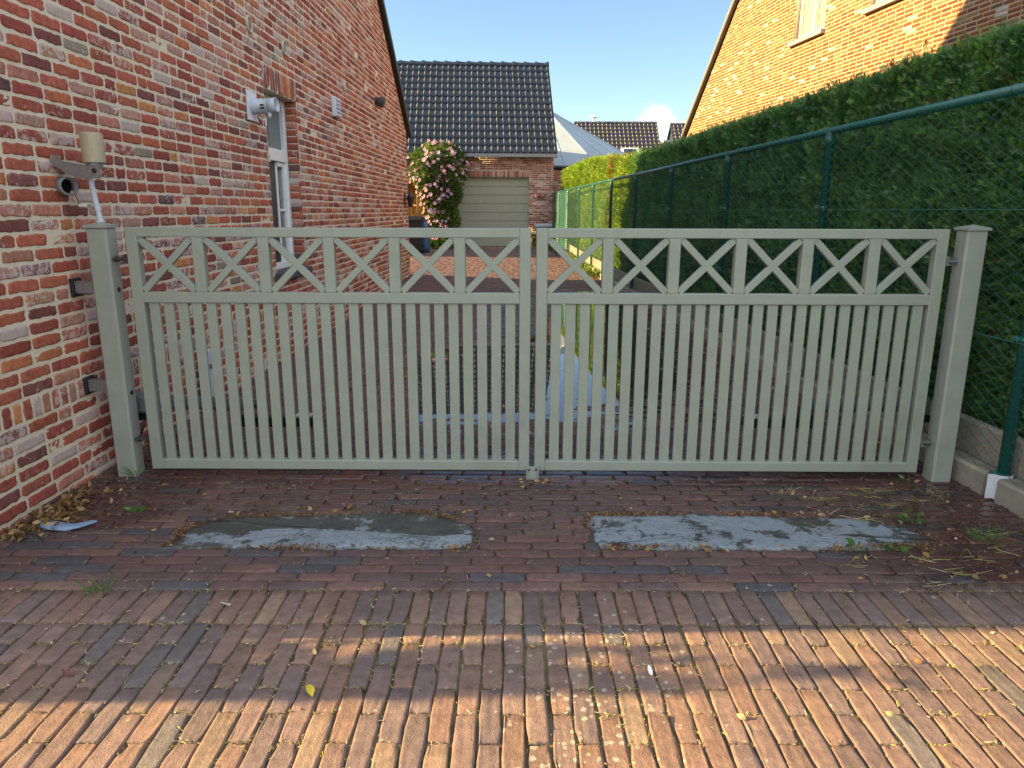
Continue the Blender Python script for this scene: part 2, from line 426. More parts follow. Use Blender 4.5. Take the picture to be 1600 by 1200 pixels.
# ------------------------------------------------------------------ bricks and pavers
def brick_cells(bricks, mapper, near, nx=6, nz=3, jit=0.0022, depth=0.012, rnd=1.0):
    """bricks: list of (a0,a1,b0,b1,colour). mapper(a,b,d)->xyz, d = out of the face.
    near(a,b) -> True for the finely modelled ones. Returns V, quads F, C."""
    V = []; F = []; C = []
    nb = 0
    for (a0, a1, b0, b1, col) in bricks:
        fine = near((a0 + a1) / 2, (b0 + b1) / 2)
        gx, gz = (nx, nz) if fine else (2, 1)
        if not fine: pass
        A = np.linspace(a0, a1, gx + 1); B = np.linspace(b0, b1, gz + 1)
        AA, BB = np.meshgrid(A, B)            # (gz+1, gx+1)
        AA = AA.copy(); BB = BB.copy()
        D = np.full(AA.shape, 0.0)
        j = jit if fine else jit * 0.8
        lift = RNG.normal(0, 0.0013)
        tx, tz = RNG.normal(0, 0.006), RNG.normal(0, 0.012)
        ca, cb = (a0 + a1) / 2, (b0 + b1) / 2
        AA[:, 0] += RNG.normal(0, j, gz + 1); AA[:, -1] += RNG.normal(0, j, gz + 1)
        BB[0, :] += RNG.normal(0, j, gx + 1); BB[-1, :] += RNG.normal(0, j, gx + 1)
        if fine:
            for (r, c, sx, sz) in ((0, 0, 1, 1), (0, -1, -1, 1), (-1, 0, 1, -1), (-1, -1, -1, -1)):
                q = abs(RNG.normal(0.0022, 0.002)) * rnd
                AA[r, c] += sx * q; BB[r, c] += sz * q
            D += RNG.normal(0, 0.0007, D.shape)
        D += lift + tx * (AA - ca) + tz * (BB - cb)
        e = 0.0035 if fine else 0.003
        # rim ring: slightly larger outline pushed in
        n0 = len(V)
        nf = (gx + 1) * (gz + 1)
        # chamfer: outer rim of the top pulled in by e
        Ai = AA.copy(); Bi = BB.copy()
        Ai[:, 0] += e; Ai[:, -1] -= e; Bi[0, :] += e; Bi[-1, :] -= e
        pts = [(Ai[r, c], Bi[r, c], D[r, c]) for r in range(gz + 1) for c in range(gx + 1)]
        ring = [(0, c) for c in range(gx + 1)] + [(r, gx) for r in range(1, gz + 1)] + [(gz, c) for c in range(gx - 1, -1, -1)] + [(r, 0) for r in range(gz - 1, 0, -1)]
        pts += [(AA[r, c], BB[r, c], D[r, c] - e * 0.9) for r, c in ring]
        pts += [(AA[r, c], BB[r, c], -depth) for r, c in ring]
        V.extend(pts); C.extend([col] * len(pts))
        for r in range(gz):
            for c in range(gx):
                i = n0 + r * (gx + 1) + c
                F.append((i, i + 1, i + gx + 2, i + gx + 1))
        m = len(ring)
        for k in range(m):
            k2 = (k + 1) % m
            i0 = n0 + ring[k][0] * (gx + 1) + ring[k][1]; i1 = n0 + ring[k2][0] * (gx + 1) + ring[k2][1]
            F.append((i1, i0, n0 + nf + k, n0 + nf + k2))
            F.append((n0 + nf + k2, n0 + nf + k, n0 + nf + m + k, n0 + nf + m + k2))
    V = np.array(V); 
    return mapper(V[:, 0], V[:, 1], V[:, 2]), np.array(F), np.array(C)

PAL_L = [((0.46, 0.15, 0.075), 15), ((0.40, 0.115, 0.07), 30), ((0.32, 0.085, 0.06), 25), ((0.22, 0.08, 0.07), 10), ((0.52, 0.22, 0.09), 5),
         ((0.43, 0.24, 0.19), 8), ((0.16, 0.09, 0.085), 2), ((0.28, 0.23, 0.18), 1.5), ((0.45, 0.20, 0.14), 10)]
PAL_R = [((0.25, 0.075, 0.032), 30), ((0.20, 0.06, 0.032), 22), ((0.28, 0.11, 0.05), 18), ((0.14, 0.055, 0.04), 12), ((0.26, 0.14, 0.08), 12), ((0.12, 0.075, 0.06), 5)]
PAL_G = [((0.42, 0.17, 0.12), 24), ((0.34, 0.115, 0.09), 24), ((0.25, 0.095, 0.085), 16), ((0.48, 0.27, 0.21), 18), ((0.17, 0.09, 0.085), 8), ((0.50, 0.38, 0.31), 8)]
def pick(pal, washprob=0.35):
    c = random.choices([p[0] for p in pal], [p[1] for p in pal])[0]
    k = U(0.82, 1.18)
    r = random.random()
    w = 0.0
    if r < washprob: w = U(0.12, 0.62)
    if r < 0.045: w = 1.1
    elif r > 0.75: w = -0.4
    return (c[0] * k, c[1] * k * U(0.92, 1.08), c[2] * k, w)

LB, HB = 0.216, 0.0657      # brick length and course height with joint
def wall_bricks(s0, s1, top, z0, holes, pal, jl=0.014, jh=0.0145, zbands=(), zmax=99, washprob=0.48, wild=0.25):
    """courses of bricks between s0 and s1; top(s) gives the roofline; holes = (s0,s1,z0,z1); zbands = rowlock courses"""
    out = []
    z = z0; row = 0
    while z < zmax:
        if all(top(s) < z + HB for s in np.linspace(s0, s1, 40)): break
        band = [b for b in zbands if abs(b[0] - z) < HB * 0.5]
        hh = band[0][1] if band else HB
        step = 0.0665 if band else LB
        off = 0.0 if band else ((row % 2) * LB / 2 + (U(-0.03, 0.03) if random.random() < wild else 0))
        s = s0 - off
        while s < s1:
            L = step
            if not band and random.random() < 0.05: L = LB / 2
            a0, a1 = s + jl / 2, s + L - jl / 2
            segs = [(max(a0, s0), min(a1, s1))]
            for (h0, h1, g0, g1) in holes:
                if z + hh - 0.006 > g0 and z + 0.006 < g1:
                    ns = []
                    for (p, q) in segs:
                        if q <= h0 or p >= h1: ns.append((p, q)); continue
                        if p < h0: ns.append((p, h0))
                        if q > h1: ns.append((h1, q))
                    segs = ns
            for (p, q) in segs:
                if q - p < 0.018: continue
                zt = z + hh - jh / 2
                if top((p + q) / 2) < z + hh * 0.5: continue
                out.append((p, q, z + jh / 2, zt, pick(pal, washprob)))
            s += L
        z += hh; row += 1
    return out

# ================================================================== SETTING: ground and driveway
g = MB(); g.add([(-220, -120, -0.06), (220, -120, -0.06), (220, 320, -0.06), (-220, 320, -0.06)], [(0, 1, 2, 3)])
tag(g.build('ground', M['grass']), kind='structure')

def wallx(y): return -2.24 + 0.0198 * y
def fencex(y): return 2.534 - 0.0499 * y
def kerbx(y): return fencex(y) - 0.062

pv = []
PALP = [((0.195, 0.122, 0.115), 32), ((0.215, 0.125, 0.110), 24), ((0.165, 0.112, 0.113), 20), ((0.118, 0.118, 0.132), 11), ((0.185, 0.135, 0.115), 8), ((0.245, 0.15, 0.12), 8)]
PALF = [((0.222, 0.146, 0.122), 34), ((0.245, 0.150, 0.114), 26), ((0.185, 0.130, 0.120), 24), ((0.160, 0.138, 0.130), 6), ((0.270, 0.185, 0.132), 10)]
def pcol(x=0):
    P_ = PALF if x else PALP
    c = random.choices([p[0] for p in P_], [p[1] for p in P_])[0]
    k = U(0.88, 1.12)
    return (c[0] * k, c[1] * k, c[2] * k, 0)
JP = 0.0056
PX, PL = 0.0655, 0.2165
# bricks laid lengthwise in front
x = -3.3; i = 0
while x < 2.75:
    if x < 2.6:
        wob = U(-0.0015, 0.0015)
        y = 2.397; k = 0
        while y > 0.35:
            L = 0.222 if not (k == 1 and i % 2) else 0.114
            if k == 0: L = 0.2235
            y0 = y - L
            if not (x < wallx(2) and y > 1.84):
                if x + PX < kerbx(y0) + 0.02 or y0 < 1.2:
                    pv.append((x + JP / 2 + wob, x + PX - JP / 2 + wob, y0 + JP / 2 + U(-.002, .002), y - JP / 2 + U(-.002, .002), pcol(1)))
            y = y0; k += 1
    x += PX; i += 1
# stretcher courses across the drive
SLAB_L = [(-1.452, 2.712), (-1.40, 2.80), (-1.415, 2.90), (-1.355, 2.985), (-1.25, 3.02), (-1.02, 3.04), (-0.80, 3.055), (-0.62, 3.07), (-0.46, 3.078), (-0.36, 3.06), (-0.27, 3.01), (-0.185, 2.95), (-0.155, 2.88), (-0.168, 2.80), (-0.21, 2.752), (-0.42, 2.738), (-0.62, 2.742), (-0.86, 2.73), (-1.10, 2.728), (-1.28, 2.72)]
SLAB_R = [(0.372, 2.765), (0.405, 2.742), (0.56, 2.745), (0.74, 2.732), (0.93, 2.738), (1.12, 2.728), (1.30, 2.742), (1.46, 2.742), (1.62, 2.752), (1.755, 2.775), (1.80, 2.80), (1.745, 2.88), (1.70, 2.95), (1.62, 3.0), (1.50, 3.03), (1.34, 3.045), (1.16, 3.06), (0.98, 3.052), (0.80, 3.066), (0.62, 3.055), (0.47, 3.06), (0.355, 3.045), (0.335, 2.97), (0.365, 2.90), (0.345, 2.83)]
def clip_slab(a0, a1, y0, y1):
    segs = [(a0, a1)]
    for S in (SLAB_L, SLAB_R):
        xs = [p[0] for p in S]
        bx0, bx1 = min(xs), max(xs)
        if y1 > 2.735 and y0 < 3.06:
            yy = (y0 + y1) / 2
            # horizontal extent of the slab at this course
            cr = []
            for k in range(len(S)):
                (xa, ya), (xb, yb) = S[k], S[(k + 1) % len(S)]
                if (ya - yy) * (yb - yy) < 0: cr.append(xa + (yy - ya) / (yb - ya) * (xb - xa))
            if len(cr) >= 2: bx0, bx1 = min(cr) - 0.02, max(cr) + 0.02
            else: continue
            ns = []
            for p, q in segs:
                if q <= bx0 or p >= bx1: ns.append((p, q)); continue
                if p < bx0: ns.append((p, bx0))
                if q > bx1: ns.append((bx1, q))
            segs = ns
    return segs
y = 2.397; row = 0
while y < 24.5:
    xl = wallx(y) + 0.004 if y < 14.0 else -7.5
    xr = kerbx(y) - 0.003
    x = xl - (row % 2) * PL / 2 - U(0, 0.06)
    while x < xr:
        for p, q in clip_slab(max(x + JP / 2, xl), min(x + PL - JP / 2, xr), y, y + 0.066):
            if q - p > 0.02: pv.append((p, q, y + JP / 2 + U(-.0015, .0015), y + 0.066 - JP / 2 + U(-.0015, .0015), pcol()))
        x += PL
    y += 0.066; row += 1
def pmap(a, b, d):
    return np.stack([a, b, zg(a, b) + d], 1)
V, F, C = brick_cells(pv, pmap, lambda a, b: b < 4.6, 9, 4, 0.0012, 0.016, 1.1)
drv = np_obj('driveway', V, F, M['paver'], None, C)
tag(drv, kind='structure')
# bed of jointing sand, follows the paving 7 mm below
xs = np.arange(-7.6, 3.2, 0.2); ys = np.arange(-1.0, 25.2, 0.2)
XX, YY = np.meshgrid(xs, ys); Z = zg(XX, YY) - 0.0100
V = np.stack([XX.ravel(), YY.ravel(), Z.ravel()], 1); nx = len(xs)
F = np.array([(r * nx + c, r * nx + c + 1, (r + 1) * nx + c + 1, (r + 1) * nx + c) for r in range(len(ys) - 1) for c in range(nx - 1)])
tag(np_obj('jointing_sand', V, F, M['sand']), kind='structure')
# standing water
xs = np.arange(-1.4, 2.3, 0.05); ys = np.arange(4.3, 15.0, 0.05)
XX, YY = np.meshgrid(xs, ys); nx = len(xs)
WZ = -0.0018
low = zg(XX, YY) < WZ + 0.0028
F = np.array([(r * nx + c, r * nx + c + 1, (r + 1) * nx + c + 1, (r + 1) * nx + c) for r in range(len(ys) - 1) for c in range(nx - 1)
              if low[r, c] and low[r + 1, c + 1] and XX[r, c] < kerbx(YY[r, c]) - 0.06])
V = np.stack([XX.ravel(), YY.ravel(), np.full(XX.size, WZ)], 1)
used, inv = np.unique(F.ravel(), return_inverse=True)
tag(np_obj('puddle', V[used], inv.reshape(F.shape), M['water']), kind='structure')

# kerb along the fence
def strip(mb, off0, off1, z0, z1, ya, yb, n, follow=True, b=0.0):
    """a straight board beside the fence line"""
    for k in range(n):
        y0 = ya + (yb - ya) * k / n + 0.004; y1 = ya + (yb - ya) * (k + 1) / n - 0.004
        zz0 = float(zg(fencex(y0) - 0.2, y0)) if follow else 0; zz1 = float(zg(fencex(y1) - 0.2, y1)) if follow else 0
        P = []
        for (yy, zz) in ((y0, zz0), (y1, zz1)):
            fx = fencex(yy)
            P += [(fx + off0, yy, zz + z0), (fx + off1, yy, zz + z0), (fx + off1, yy, zz + z1), (fx + off0 + 0.01, yy, zz + z1), (fx + off0, yy, zz + z1 - 0.012)]
        mb.add(P, [(0, 1, 2, 3, 4), (9, 8, 7, 6, 5)] + [(i, 5 + i, 5 + (i + 1) % 5, (i + 1) % 5) for i in range(5)])
k = MB(); strip(k, -0.062, 0.03, -0.05, 0.115, 1.3, 3.243, 2); strip(k, -0.062, 0.03, -0.05, 0.115, 3.325, 24.2, 21)
tag(k.build('kerb', M['conc']), kind='structure')
k = MB(); k.add([(fencex(1) + 0.0, 1, 0.05), (7, 1, 0.05), (7, 24.2, 0.16), (fencex(24.2) + 0.0, 24.2, 0.16)], [(0, 1, 2, 3)])
tag(k.build('soil_strip', M['soil']), kind='structure')
t = thing('concrete_board', 'long low concrete boards standing on edge under the green wire fence', 'concrete board', (fencex(12) + 0.08, 12, 0))
for j in range(10):
    k = MB(); strip(k, 0.065, 0.105, -0.02, 0.285, 1.16 + 2.13 * j, 1.16 + 2.13 * (j + 1), 1)
    k.build('board', M['conc2'], t)

# bluestone slabs
def slab(S, label, dark):
    n = len(S)
    cx = sum(p[0] for p in S) / n; cy = sum(p[1] for p in S) / n
    # fine outline with chipped edge
    out = []
    for i in range(n):
        (xa, ya), (xb, yb) = S[i], S[(i + 1) % n]
        for j in range(5):
            t = j / 5; out.append((xa + (xb - xa) * t + U(-.009, .009), ya + (yb - ya) * t + U(-.008, .008)))
    m = MB(); N = len(out); rings = [(1.0, -0.03), (1.0, 0.001), (0.985, 0.005), (0.9, 0.0075), (0.7, 0.009), (0.4, 0.008), (0.15, 0.008)]
    vs = []; cs = []
    for (sc, z) in rings:
        for (px, py) in out:
            X_ = cx + (px - cx) * (sc if sc > .95 else sc * 1.0); Y_ = cy + (py - cy) * sc
            vs.append((X_, Y_, z + 0.0022 * math.sin(X_ * 9) * math.sin(Y_ * 21) + (U(-.001, .001) if z > 0 else 0)))
            cs.append((dark(X_, Y_), 0, 0, 1))
    fs = []
    for r in range(len(rings) - 1):
        for i in range(N):
            j = (i + 1) % N
            fs.append((r * N + i, r * N + j, (r + 1) * N + j, (r + 1) * N + i))
    vs.append((cx, cy, 0.008)); cs.append((dark(cx, cy), 0, 0, 1))
    for i in range(N): fs.append(((len(rings) - 1) * N + i, (len(rings) - 1) * N + (i + 1) % N, len(vs) - 1))
    m.v = vs; m.f = fs; m.c = cs; m.smooth = True
    return tag(m.build('stone_slab', M['stone']), label, 'stone slab', 'worn stone slabs set in the brick drive')
slab(SLAB_L, 'worn blue-grey stone slab with a dark stained back half, in front of the left gate leaf', lambda x, y: 0.5 + (0.25 if y > 2.87 + 0.03 * math.sin(x * 5) else -0.28) + (0.4 if x < -1.05 else 0))
slab(SLAB_R, 'worn pale blue-grey stone slab with scattered dark cracks, in front of the right gate leaf', lambda x, y: 0.385 + (0.28 if x > 1.55 and y < 2.86 else 0) + (0.14 if x > 1.15 and y > 2.93 else 0))

# ================================================================== LEFT HOUSE
W_A, W_B = -2.24, 0.0198
WN = Vector((1, -W_B, 0)).normalized()
def lmap(a, b, d): return np.stack([W_A + W_B * a + d * WN.x, a + d * WN.y, b], 1)
def LP(s, z, d=0.0): return Vector((W_A + W_B * s + d * WN.x, s + d * WN.y, z))
YF, YB, ZE, SL = 2.04, 14.03, 2.74, 0.70
YM = (YF + YB) / 2; ZR = ZE + SL * (YB - YM)
def ltop(s): return ZE + SL * min(s - YF, YB - s) + 0.02
lh = thing('brick_house', 'red brick house with a gable wall and one narrow window, left of the drive', 'house', (-6.5, 8, 0))
WIN = (6.545, 7.425, 0.80, 2.363)
LIN = (6.52, 7.45, 2.363, 2.560)
lb = wall_bricks(YF, YB, ltop, -0.0415 - 0.0657, [(WIN[0], WIN[1], WIN[2] - 0.08, WIN[3]), LIN], PAL_L, zbands=[(0.4184, 0.105)])
# soldier course over the window
s = LIN[0]
while s < LIN[1] - 0.03:
    lb.append((s + 0.005, min(s + 0.0665, LIN[1]) - 0.005, LIN[2] + 0.004, LIN[3] - 0.008, pick(PAL_L, 0.5))); s += 0.0665
V, F, C = brick_cells(lb, lmap, lambda a, b: a < 8.2, 8, 4, 0.0019, 0.02)
wall = np_obj('wall', V, F, M['brick'], lh, C)
# mortar face 8 mm behind, with the window hole, plus the other sides of the house
m = MB()
d = -0.0031
def quadw(s0, s1, z0, z1): m.add([tuple(LP(s0, z0, d)), tuple(LP(s1, z0, d)), tuple(LP(s1, z1, d)), tuple(LP(s0, z1, d))], [(0, 1, 2, 3)])
quadw(YF, WIN[0], -0.1, ZE); quadw(WIN[1], YB, -0.1, ZE); quadw(WIN[0], WIN[1], -0.1, WIN[2] - 0.07); quadw(WIN[0], WIN[1], WIN[3], ZE)
m.add([tuple(LP(YF, ZE, d)), tuple(LP(YB, ZE, d)), tuple(LP(YM, ZR, d))], [(0, 1, 2)])
m.build('mortar', M['mortar'], wall)
m = MB()   # back and front walls (plain brickwork seen only from the side)
def xw(s): return W_A + W_B * s
fb = []
def fmap(a, b, d_): return np.stack([a, np.full_like(a, YF) - d_, b], 1)
def bmap(a, b, d_): return np.stack([a, np.full_like(a, YB) + d_, b], 1)
bb_ = wall_bricks(-4.5, xw(YF) - 0.001, lambda s: ZE, -0.107, [], PAL_L)
V, F, C = brick_cells(bb_, fmap, lambda a, b: False, 2, 1, 0.002, 0.012); np_obj('front_wall', V, F, M['brick'], lh, C)
bb_ = wall_bricks(-4.5, xw(YB) - 0.001, lambda s: ZE, -0.107, [], PAL_L)
V, F, C = brick_cells(bb_, bmap, lambda a, b: False, 2, 1, 0.002, 0.012); np_obj('back_wall', V, F[:, ::-1], M['brick'], lh, C)
m.box(-11.5, xw(YF) - 0.02, YF + 0.0085, YF + 0.3, -0.1, ZE - 0.03); m.build('front_mortar', M['mortar'], lh)
m = MB(); m.box(-11.5, xw(YB) - 0.02, YB - 0.3, YB - 0.0085, -0.1, ZE - 0.03); m.build('back_mortar', M['mortar'], lh)
# roof: two tiled slopes with a dark verge board along the gable
def roof_slab(mb, x0, x1, p0, p1, th):
    """slope between (y,z) points p0 (eave) and p1 (ridge); th thickness"""
    (ya, za), (yb, zb) = p0, p1
    nrm = Vector((0, -(zb - za), (yb - ya)))
    nrm.normalize()
    if nrm.z < 0: nrm = -nrm
    o = nrm * th
    P = [(ya, za), (yb, zb), (yb + o.y, zb + o.z), (ya + o.y, za + o.z)]
    vs = [(x0, y, z) for y, z in P] + [(x1, y, z) for y, z in P]
    mb.add(vs, [(3, 2, 1, 0), (4, 5, 6, 7), (0, 1, 5, 4), (1, 2, 6, 5), (2, 3, 7, 6), (3, 0, 4, 7)])
rf = MB()
xr_ = W_A + W_B * 10 + 0.07
roof_slab(rf, -11.6, -2.045, (YB + 0.10, ZE - 0.05), (YM, ZR + 0.02), 0.05)
roof_slab(rf, -11.6, -2.045, (YF - 0.10, ZE - 0.05), (YM, ZR + 0.02), 0.05)
roof = rf.build('roof', M['tile'], lh)
vb = MB()
for (y0, ) in ((YB + 0.13,), (YF - 0.13,)):
    x0 = wallx(y0) - 0.03
    nrm = Vector((0, SL * (1 if y0 > YM else -1), 1)).normalized()
    A = Vector((wallx(y0) - 0.04, y0, ZE - 0.075)); B = Vector((wallx(YM) - 0.04, YM, ZR + 0.02))
    P = [A, A + nrm * 0.12, B + nrm * 0.12, B]
    vb.prism([tuple(p) for p in P], (0.115, 0, 0))
vb.build('verge_board', M['dark'], roof)
gt = MB(); gt.box(-11.5, -2.0, YB + 0.02, YB + 0.15, ZE - 0.12, ZE - 0.03, 0.02); gt.build('gutter', M['zinc'], lh)
# unseen taller wing, added and shaped so its shadow crosses the neighbour's wall
tw = MB()
tw.prism([(-12, 3.2, -0.05), (-12, 11.6, -0.05), (-12, 11.9, 7.1), (-12, 8.2, 12.0), (-12, 6.9, 12.0), (-12, 2.9, 7.1)], (6.4, 0, 0))
tw.build('shadow_wing', M['tile'], lh)
# window in the gable wall
wn = MB(); DW = -0.125
def fr(mb, s0, s1, z0, z1, d0, d1, b=0.004):
    P = []
    T = Matrix(((WN.x, W_B * 0 + 0, 0, 0), (0, 1, 0, 0), (0, 0, 1, 0), (0, 0, 0, 1)))
    vs = []
    tmp = MB(); tmp.box(d0, d1, s0, s1, z0, z1, b)
    mb.add([tuple(LP(p[1], p[2], p[0])) for p in tmp.v], tmp.f)
fw = 0.062
fr(wn, WIN[0], WIN[0] + fw, WIN[2], WIN[3], DW - 0.06, DW + 0.01)
fr(wn, WIN[1] - fw, WIN[1], WIN[2], WIN[3], DW - 0.06, DW + 0.01)
fr(wn, WIN[0] + fw, WIN[1] - fw, WIN[3] - fw, WIN[3], DW - 0.06, DW + 0.008)
fr(wn, WIN[0] + fw, WIN[1] - fw, WIN[2], WIN[2] + fw, DW - 0.06, DW + 0.008)
fr(wn, WIN[0] + fw, WIN[1] - fw, 1.795, 1.905, DW - 0.06, DW + 0.014)
win = wn.build('window', M['white'], lh)
ws = MB()
fr(ws, WIN[1] - fw - 0.045, WIN[1] - fw, WIN[2] + fw, 1.795, DW - 0.05, DW - 0.006)
fr(ws, 7.10, 7.14, WIN[2] + fw, 1.75, DW - 0.05, DW - 0.006)
fr(ws, 7.14, WIN[1] - fw - 0.045, 1.75, 1.795, DW - 0.05, DW - 0.006)
fr(ws, 7.14, WIN[1] - fw - 0.045, WIN[2] + fw, WIN[2] + fw + 0.05, DW - 0.05, DW - 0.006)
fr(ws, 7.14, WIN[1] - fw - 0.045, 1.335, 1.36, DW - 0.045, DW - 0.012)
ws.build('sash', M['white'], win)
gp = MB(); fr(gp, WIN[0] + fw, WIN[1] - fw, 1.905, WIN[3] - fw, DW - 0.04, DW - 0.03, 0); fr(gp, 7.14, WIN[1] - fw - 0.045, WIN[2] + fw + 0.05, 1.75, DW - 0.04, DW - 0.03, 0)
gp.build('pane', M['glass'], win)
gp = MB(); fr(gp, WIN[0] + fw, 7.10, WIN[2] + fw, 1.795, DW - 0.03, DW - 0.018, 0); gp.build('blind', M['screen'], win)
gp = MB(); fr(gp, WIN[0] - 0.05, WIN[1] + 0.05, WIN[2] - 0.075, WIN[2] - 0.004, -0.12, 0.05, 0.006); gp.build('sill', M['dsill'], win)
# brick reveals
rb = []
for z in np.arange(WIN[2], WIN[3] - 0.05, HB): rb.append((-0.118, -0.004, z + 0.006, z + HB - 0.006, pick(PAL_L, 0.2)))
def revB(a, b, d_): return np.stack([W_A + W_B * WIN[1] + a, np.full_like(a, WIN[1]) - d_, b], 1)
def revA(a, b, d_): return np.stack([W_A + W_B * WIN[0] + a, np.full_like(a, WIN[0]) + d_, b], 1)
V, F, C = brick_cells(rb, revB, lambda a, b: False, 2, 1, 0.0015, 0.012); np_obj('reveal', V, F, M['brick'], lh, C)
V, F, C = brick_cells(rb, revA, lambda a, b: False, 2, 1, 0.0015, 0.012); np_obj('reveal', V, F[:, ::-1], M['brick'], lh, C)
m = MB()
for s, sg in ((WIN[1], 1), (WIN[0], -1)):
    P = [LP(s, WIN[2] - 0.07, -0.0075), LP(s, WIN[2] - 0.07, -0.2), LP(s, WIN[3], -0.2), LP(s, WIN[3], -0.0075)]
    P = [p + Vector((0, sg * 0.008, 0)) for p in P]
    m.prism([tuple(p) for p in P], (0, sg * 0.05, 0))
P = [LP(WIN[0], WIN[3], -0.0075), LP(WIN[1], WIN[3], -0.0075), LP(WIN[1], WIN[3], -0.2), LP(WIN[0], WIN[3], -0.2)]
m.prism([tuple(p) for p in P], (0, 0, 0.03))
m.build('reveal_mortar', M['mortar'], lh)
m = MB(); fr(m, WIN[0] - 0.1, WIN[1] + 0.1, WIN[2] - 0.1, WIN[3] + 0.1, -0.5, -0.45, 0); m.build('room_wall', M['screen'], lh)

# --- small things fixed on that wall
def frame_on(s, z):
    """matrix: local x = out of wall, y = along wall, z = up"""
    o = LP(s, z)
    return Matrix(((WN.x, W_B, 0, o.x), (WN.y, 1, 0, o.y), (0, 0, 1, o.z), (0, 0, 0, 1)))
def oval(mb, Mx, ry, rz, d0, d1, n=28, inner=0.0):
    o = []
    for k in range(n):
        a = 2 * math.pi * k / n
        o.append((math.cos(a), math.sin(a)))
    vs = []
    for (dd, sc) in ((d0, 1.0), (d1 - 0.003, 1.0), (d1, 0.94)):
        vs += [tuple(Mx @ Vector((dd, c * ry * sc, s_ * rz * sc))) for c, s_ in o]
    fs = [(r * n + i, r * n + (i + 1) % n, (r + 1) * n + (i + 1) % n, (r + 1) * n + i) for r in range(2) for i in range(n)]
    if inner:
        vs += [tuple(Mx @ Vector((d1, c * ry * inner, s_ * rz * inner))) for c, s_ in o]
        fs += [(2 * n + i, 2 * n + (i + 1) % n, 3 * n + (i + 1) % n, 3 * n + i) for i in range(n)]
        vs += [tuple(Mx @ Vector((d0 + 0.001, c * ry * inner, s_ * rz * inner))) for c, s_ in o]
        fs += [(3 * n + i, 3 * n + (i + 1) % n, 4 * n + (i + 1) % n, 4 * n + i) for i in range(n)]
    else: fs.append(tuple(2 * n + i for i in range(n)))
    mb.add(vs, fs)
for (s, z, lab) in ((6.29, 2.795, 'oval slatted vent on the brick wall, the higher and larger in the photo'), (7.15, 2.795, 'oval slatted vent on the brick wall, just over the window lintel')):
    t = thing('wall_vent', lab, 'vent', tuple(LP(s, z)), 'oval vents high on the brick wall')
    Mx = frame_on(s, z)
    mb = MB(); oval(mb, Mx, 0.058, 0.066, -0.004, 0.018, 28, 0.76); mb.build('vent_frame', M['beige'], t)
    mb = MB(); oval(mb, Mx, 0.0445, 0.0505, -0.002, 0.009); mb.build('vent_hole', M['void'], t)
    mb = MB()
    for yy in (-0.028, -0.014, 0.0, 0.014, 0.028):
        hz = 0.046 * math.sqrt(max(0, 1 - (yy / 0.043) ** 2))
        mb.box(0.006, 0.0105, yy - 0.0017, yy + 0.0017, -hz, hz, 0, None, Mx)
    mb.build('slats', M['beige'], t)
t = thing('blank_vent', 'plain pale oval cover on the brick wall, between the square vent and the round lamp', 'cover', tuple(LP(9.385, 2.812)))
mb = MB(); oval(mb, frame_on(9.385, 2.812), 0.05, 0.055, 0, 0.02); mb.build('cover_plate', M['beige'], t)
t = thing('louvre_vent', 'pale rectangular louvred vent cover on the brick wall behind the window', 'vent', tuple(LP(8.85, 2.5)))
Mx = frame_on(8.87, 2.503); mb = MB(); mb.box(0, 0.05, -0.115, 0.115, -0.108, 0.108, 0.006, None, Mx); mb.build('housing', M['pvcw'], t)
mb = MB()
for k in range(5):
    zc = -0.084 + k * 0.042
    vs = [(0.051, -0.1, zc + 0.017), (0.051, 0.1, zc + 0.017), (0.066, 0.1, zc - 0.014), (0.066, -0.1, zc - 0.014), (0.051, -0.1, zc - 0.014), (0.051, 0.1, zc - 0.014)]
    mb.add([tuple(Mx @ Vector(p)) for p in vs], [(0, 3, 2, 1), (4, 5, 2, 3), (0, 4, 3), (1, 2, 5)])
mb.build('louvres', M['pvc'], t)
t = thing('wall_lamp', 'small dark round lamp high on the brick wall under the roof edge', 'lamp', tuple(LP(11.27, 2.91)))
Mx = frame_on(11.27, 2.91)
mb = MB(); mb.tube([Mx @ Vector(p) for p in ((0, 0, 0), (0.03, 0, 0), (0.032, 0, 0))], [0.05, 0.05, 0.03], 16); mb.build('base_plate', M['bolt'], t)
mb = MB(); mb.tube([Mx @ Vector(p) for p in ((0.03, 0, 0.0), (0.05, 0, 0), (0.06, 0, -0.01), (0.13, 0.0, -0.03), (0.135, 0, -0.032))], [0.03, 0.055, 0.07, 0.075, 0.05], 16); mb.build('lamp_head', M['bolt'], t)
t = thing('wall_lantern', 'black wall lantern near the far corner of the left house', 'lamp', tuple(LP(13.61, 1.5)))
Mx = frame_on(13.61, 1.53)
mb = MB(); mb.box(0, 0.02, -0.05, 0.05, -0.10, 0.12, 0.004, None, Mx); mb.tube([Mx @ Vector(p) for p in ((0.02, 0, 0.02), (0.08, 0, 0.06), (0.11, 0, 0.10))], 0.012, 8); mb.build('bracket', M['black'], t)
mb = MB(); mb.tube([Mx @ Vector(p) for p in ((0.11, 0, -0.12), (0.11, 0, -0.10), (0.11, 0, 0.06), (0.11, 0, 0.12), (0.11, 0, 0.15))], [0.03, 0.045, 0.065, 0.03, 0.008], 8); mb.build('lantern_body', M['black'], t)
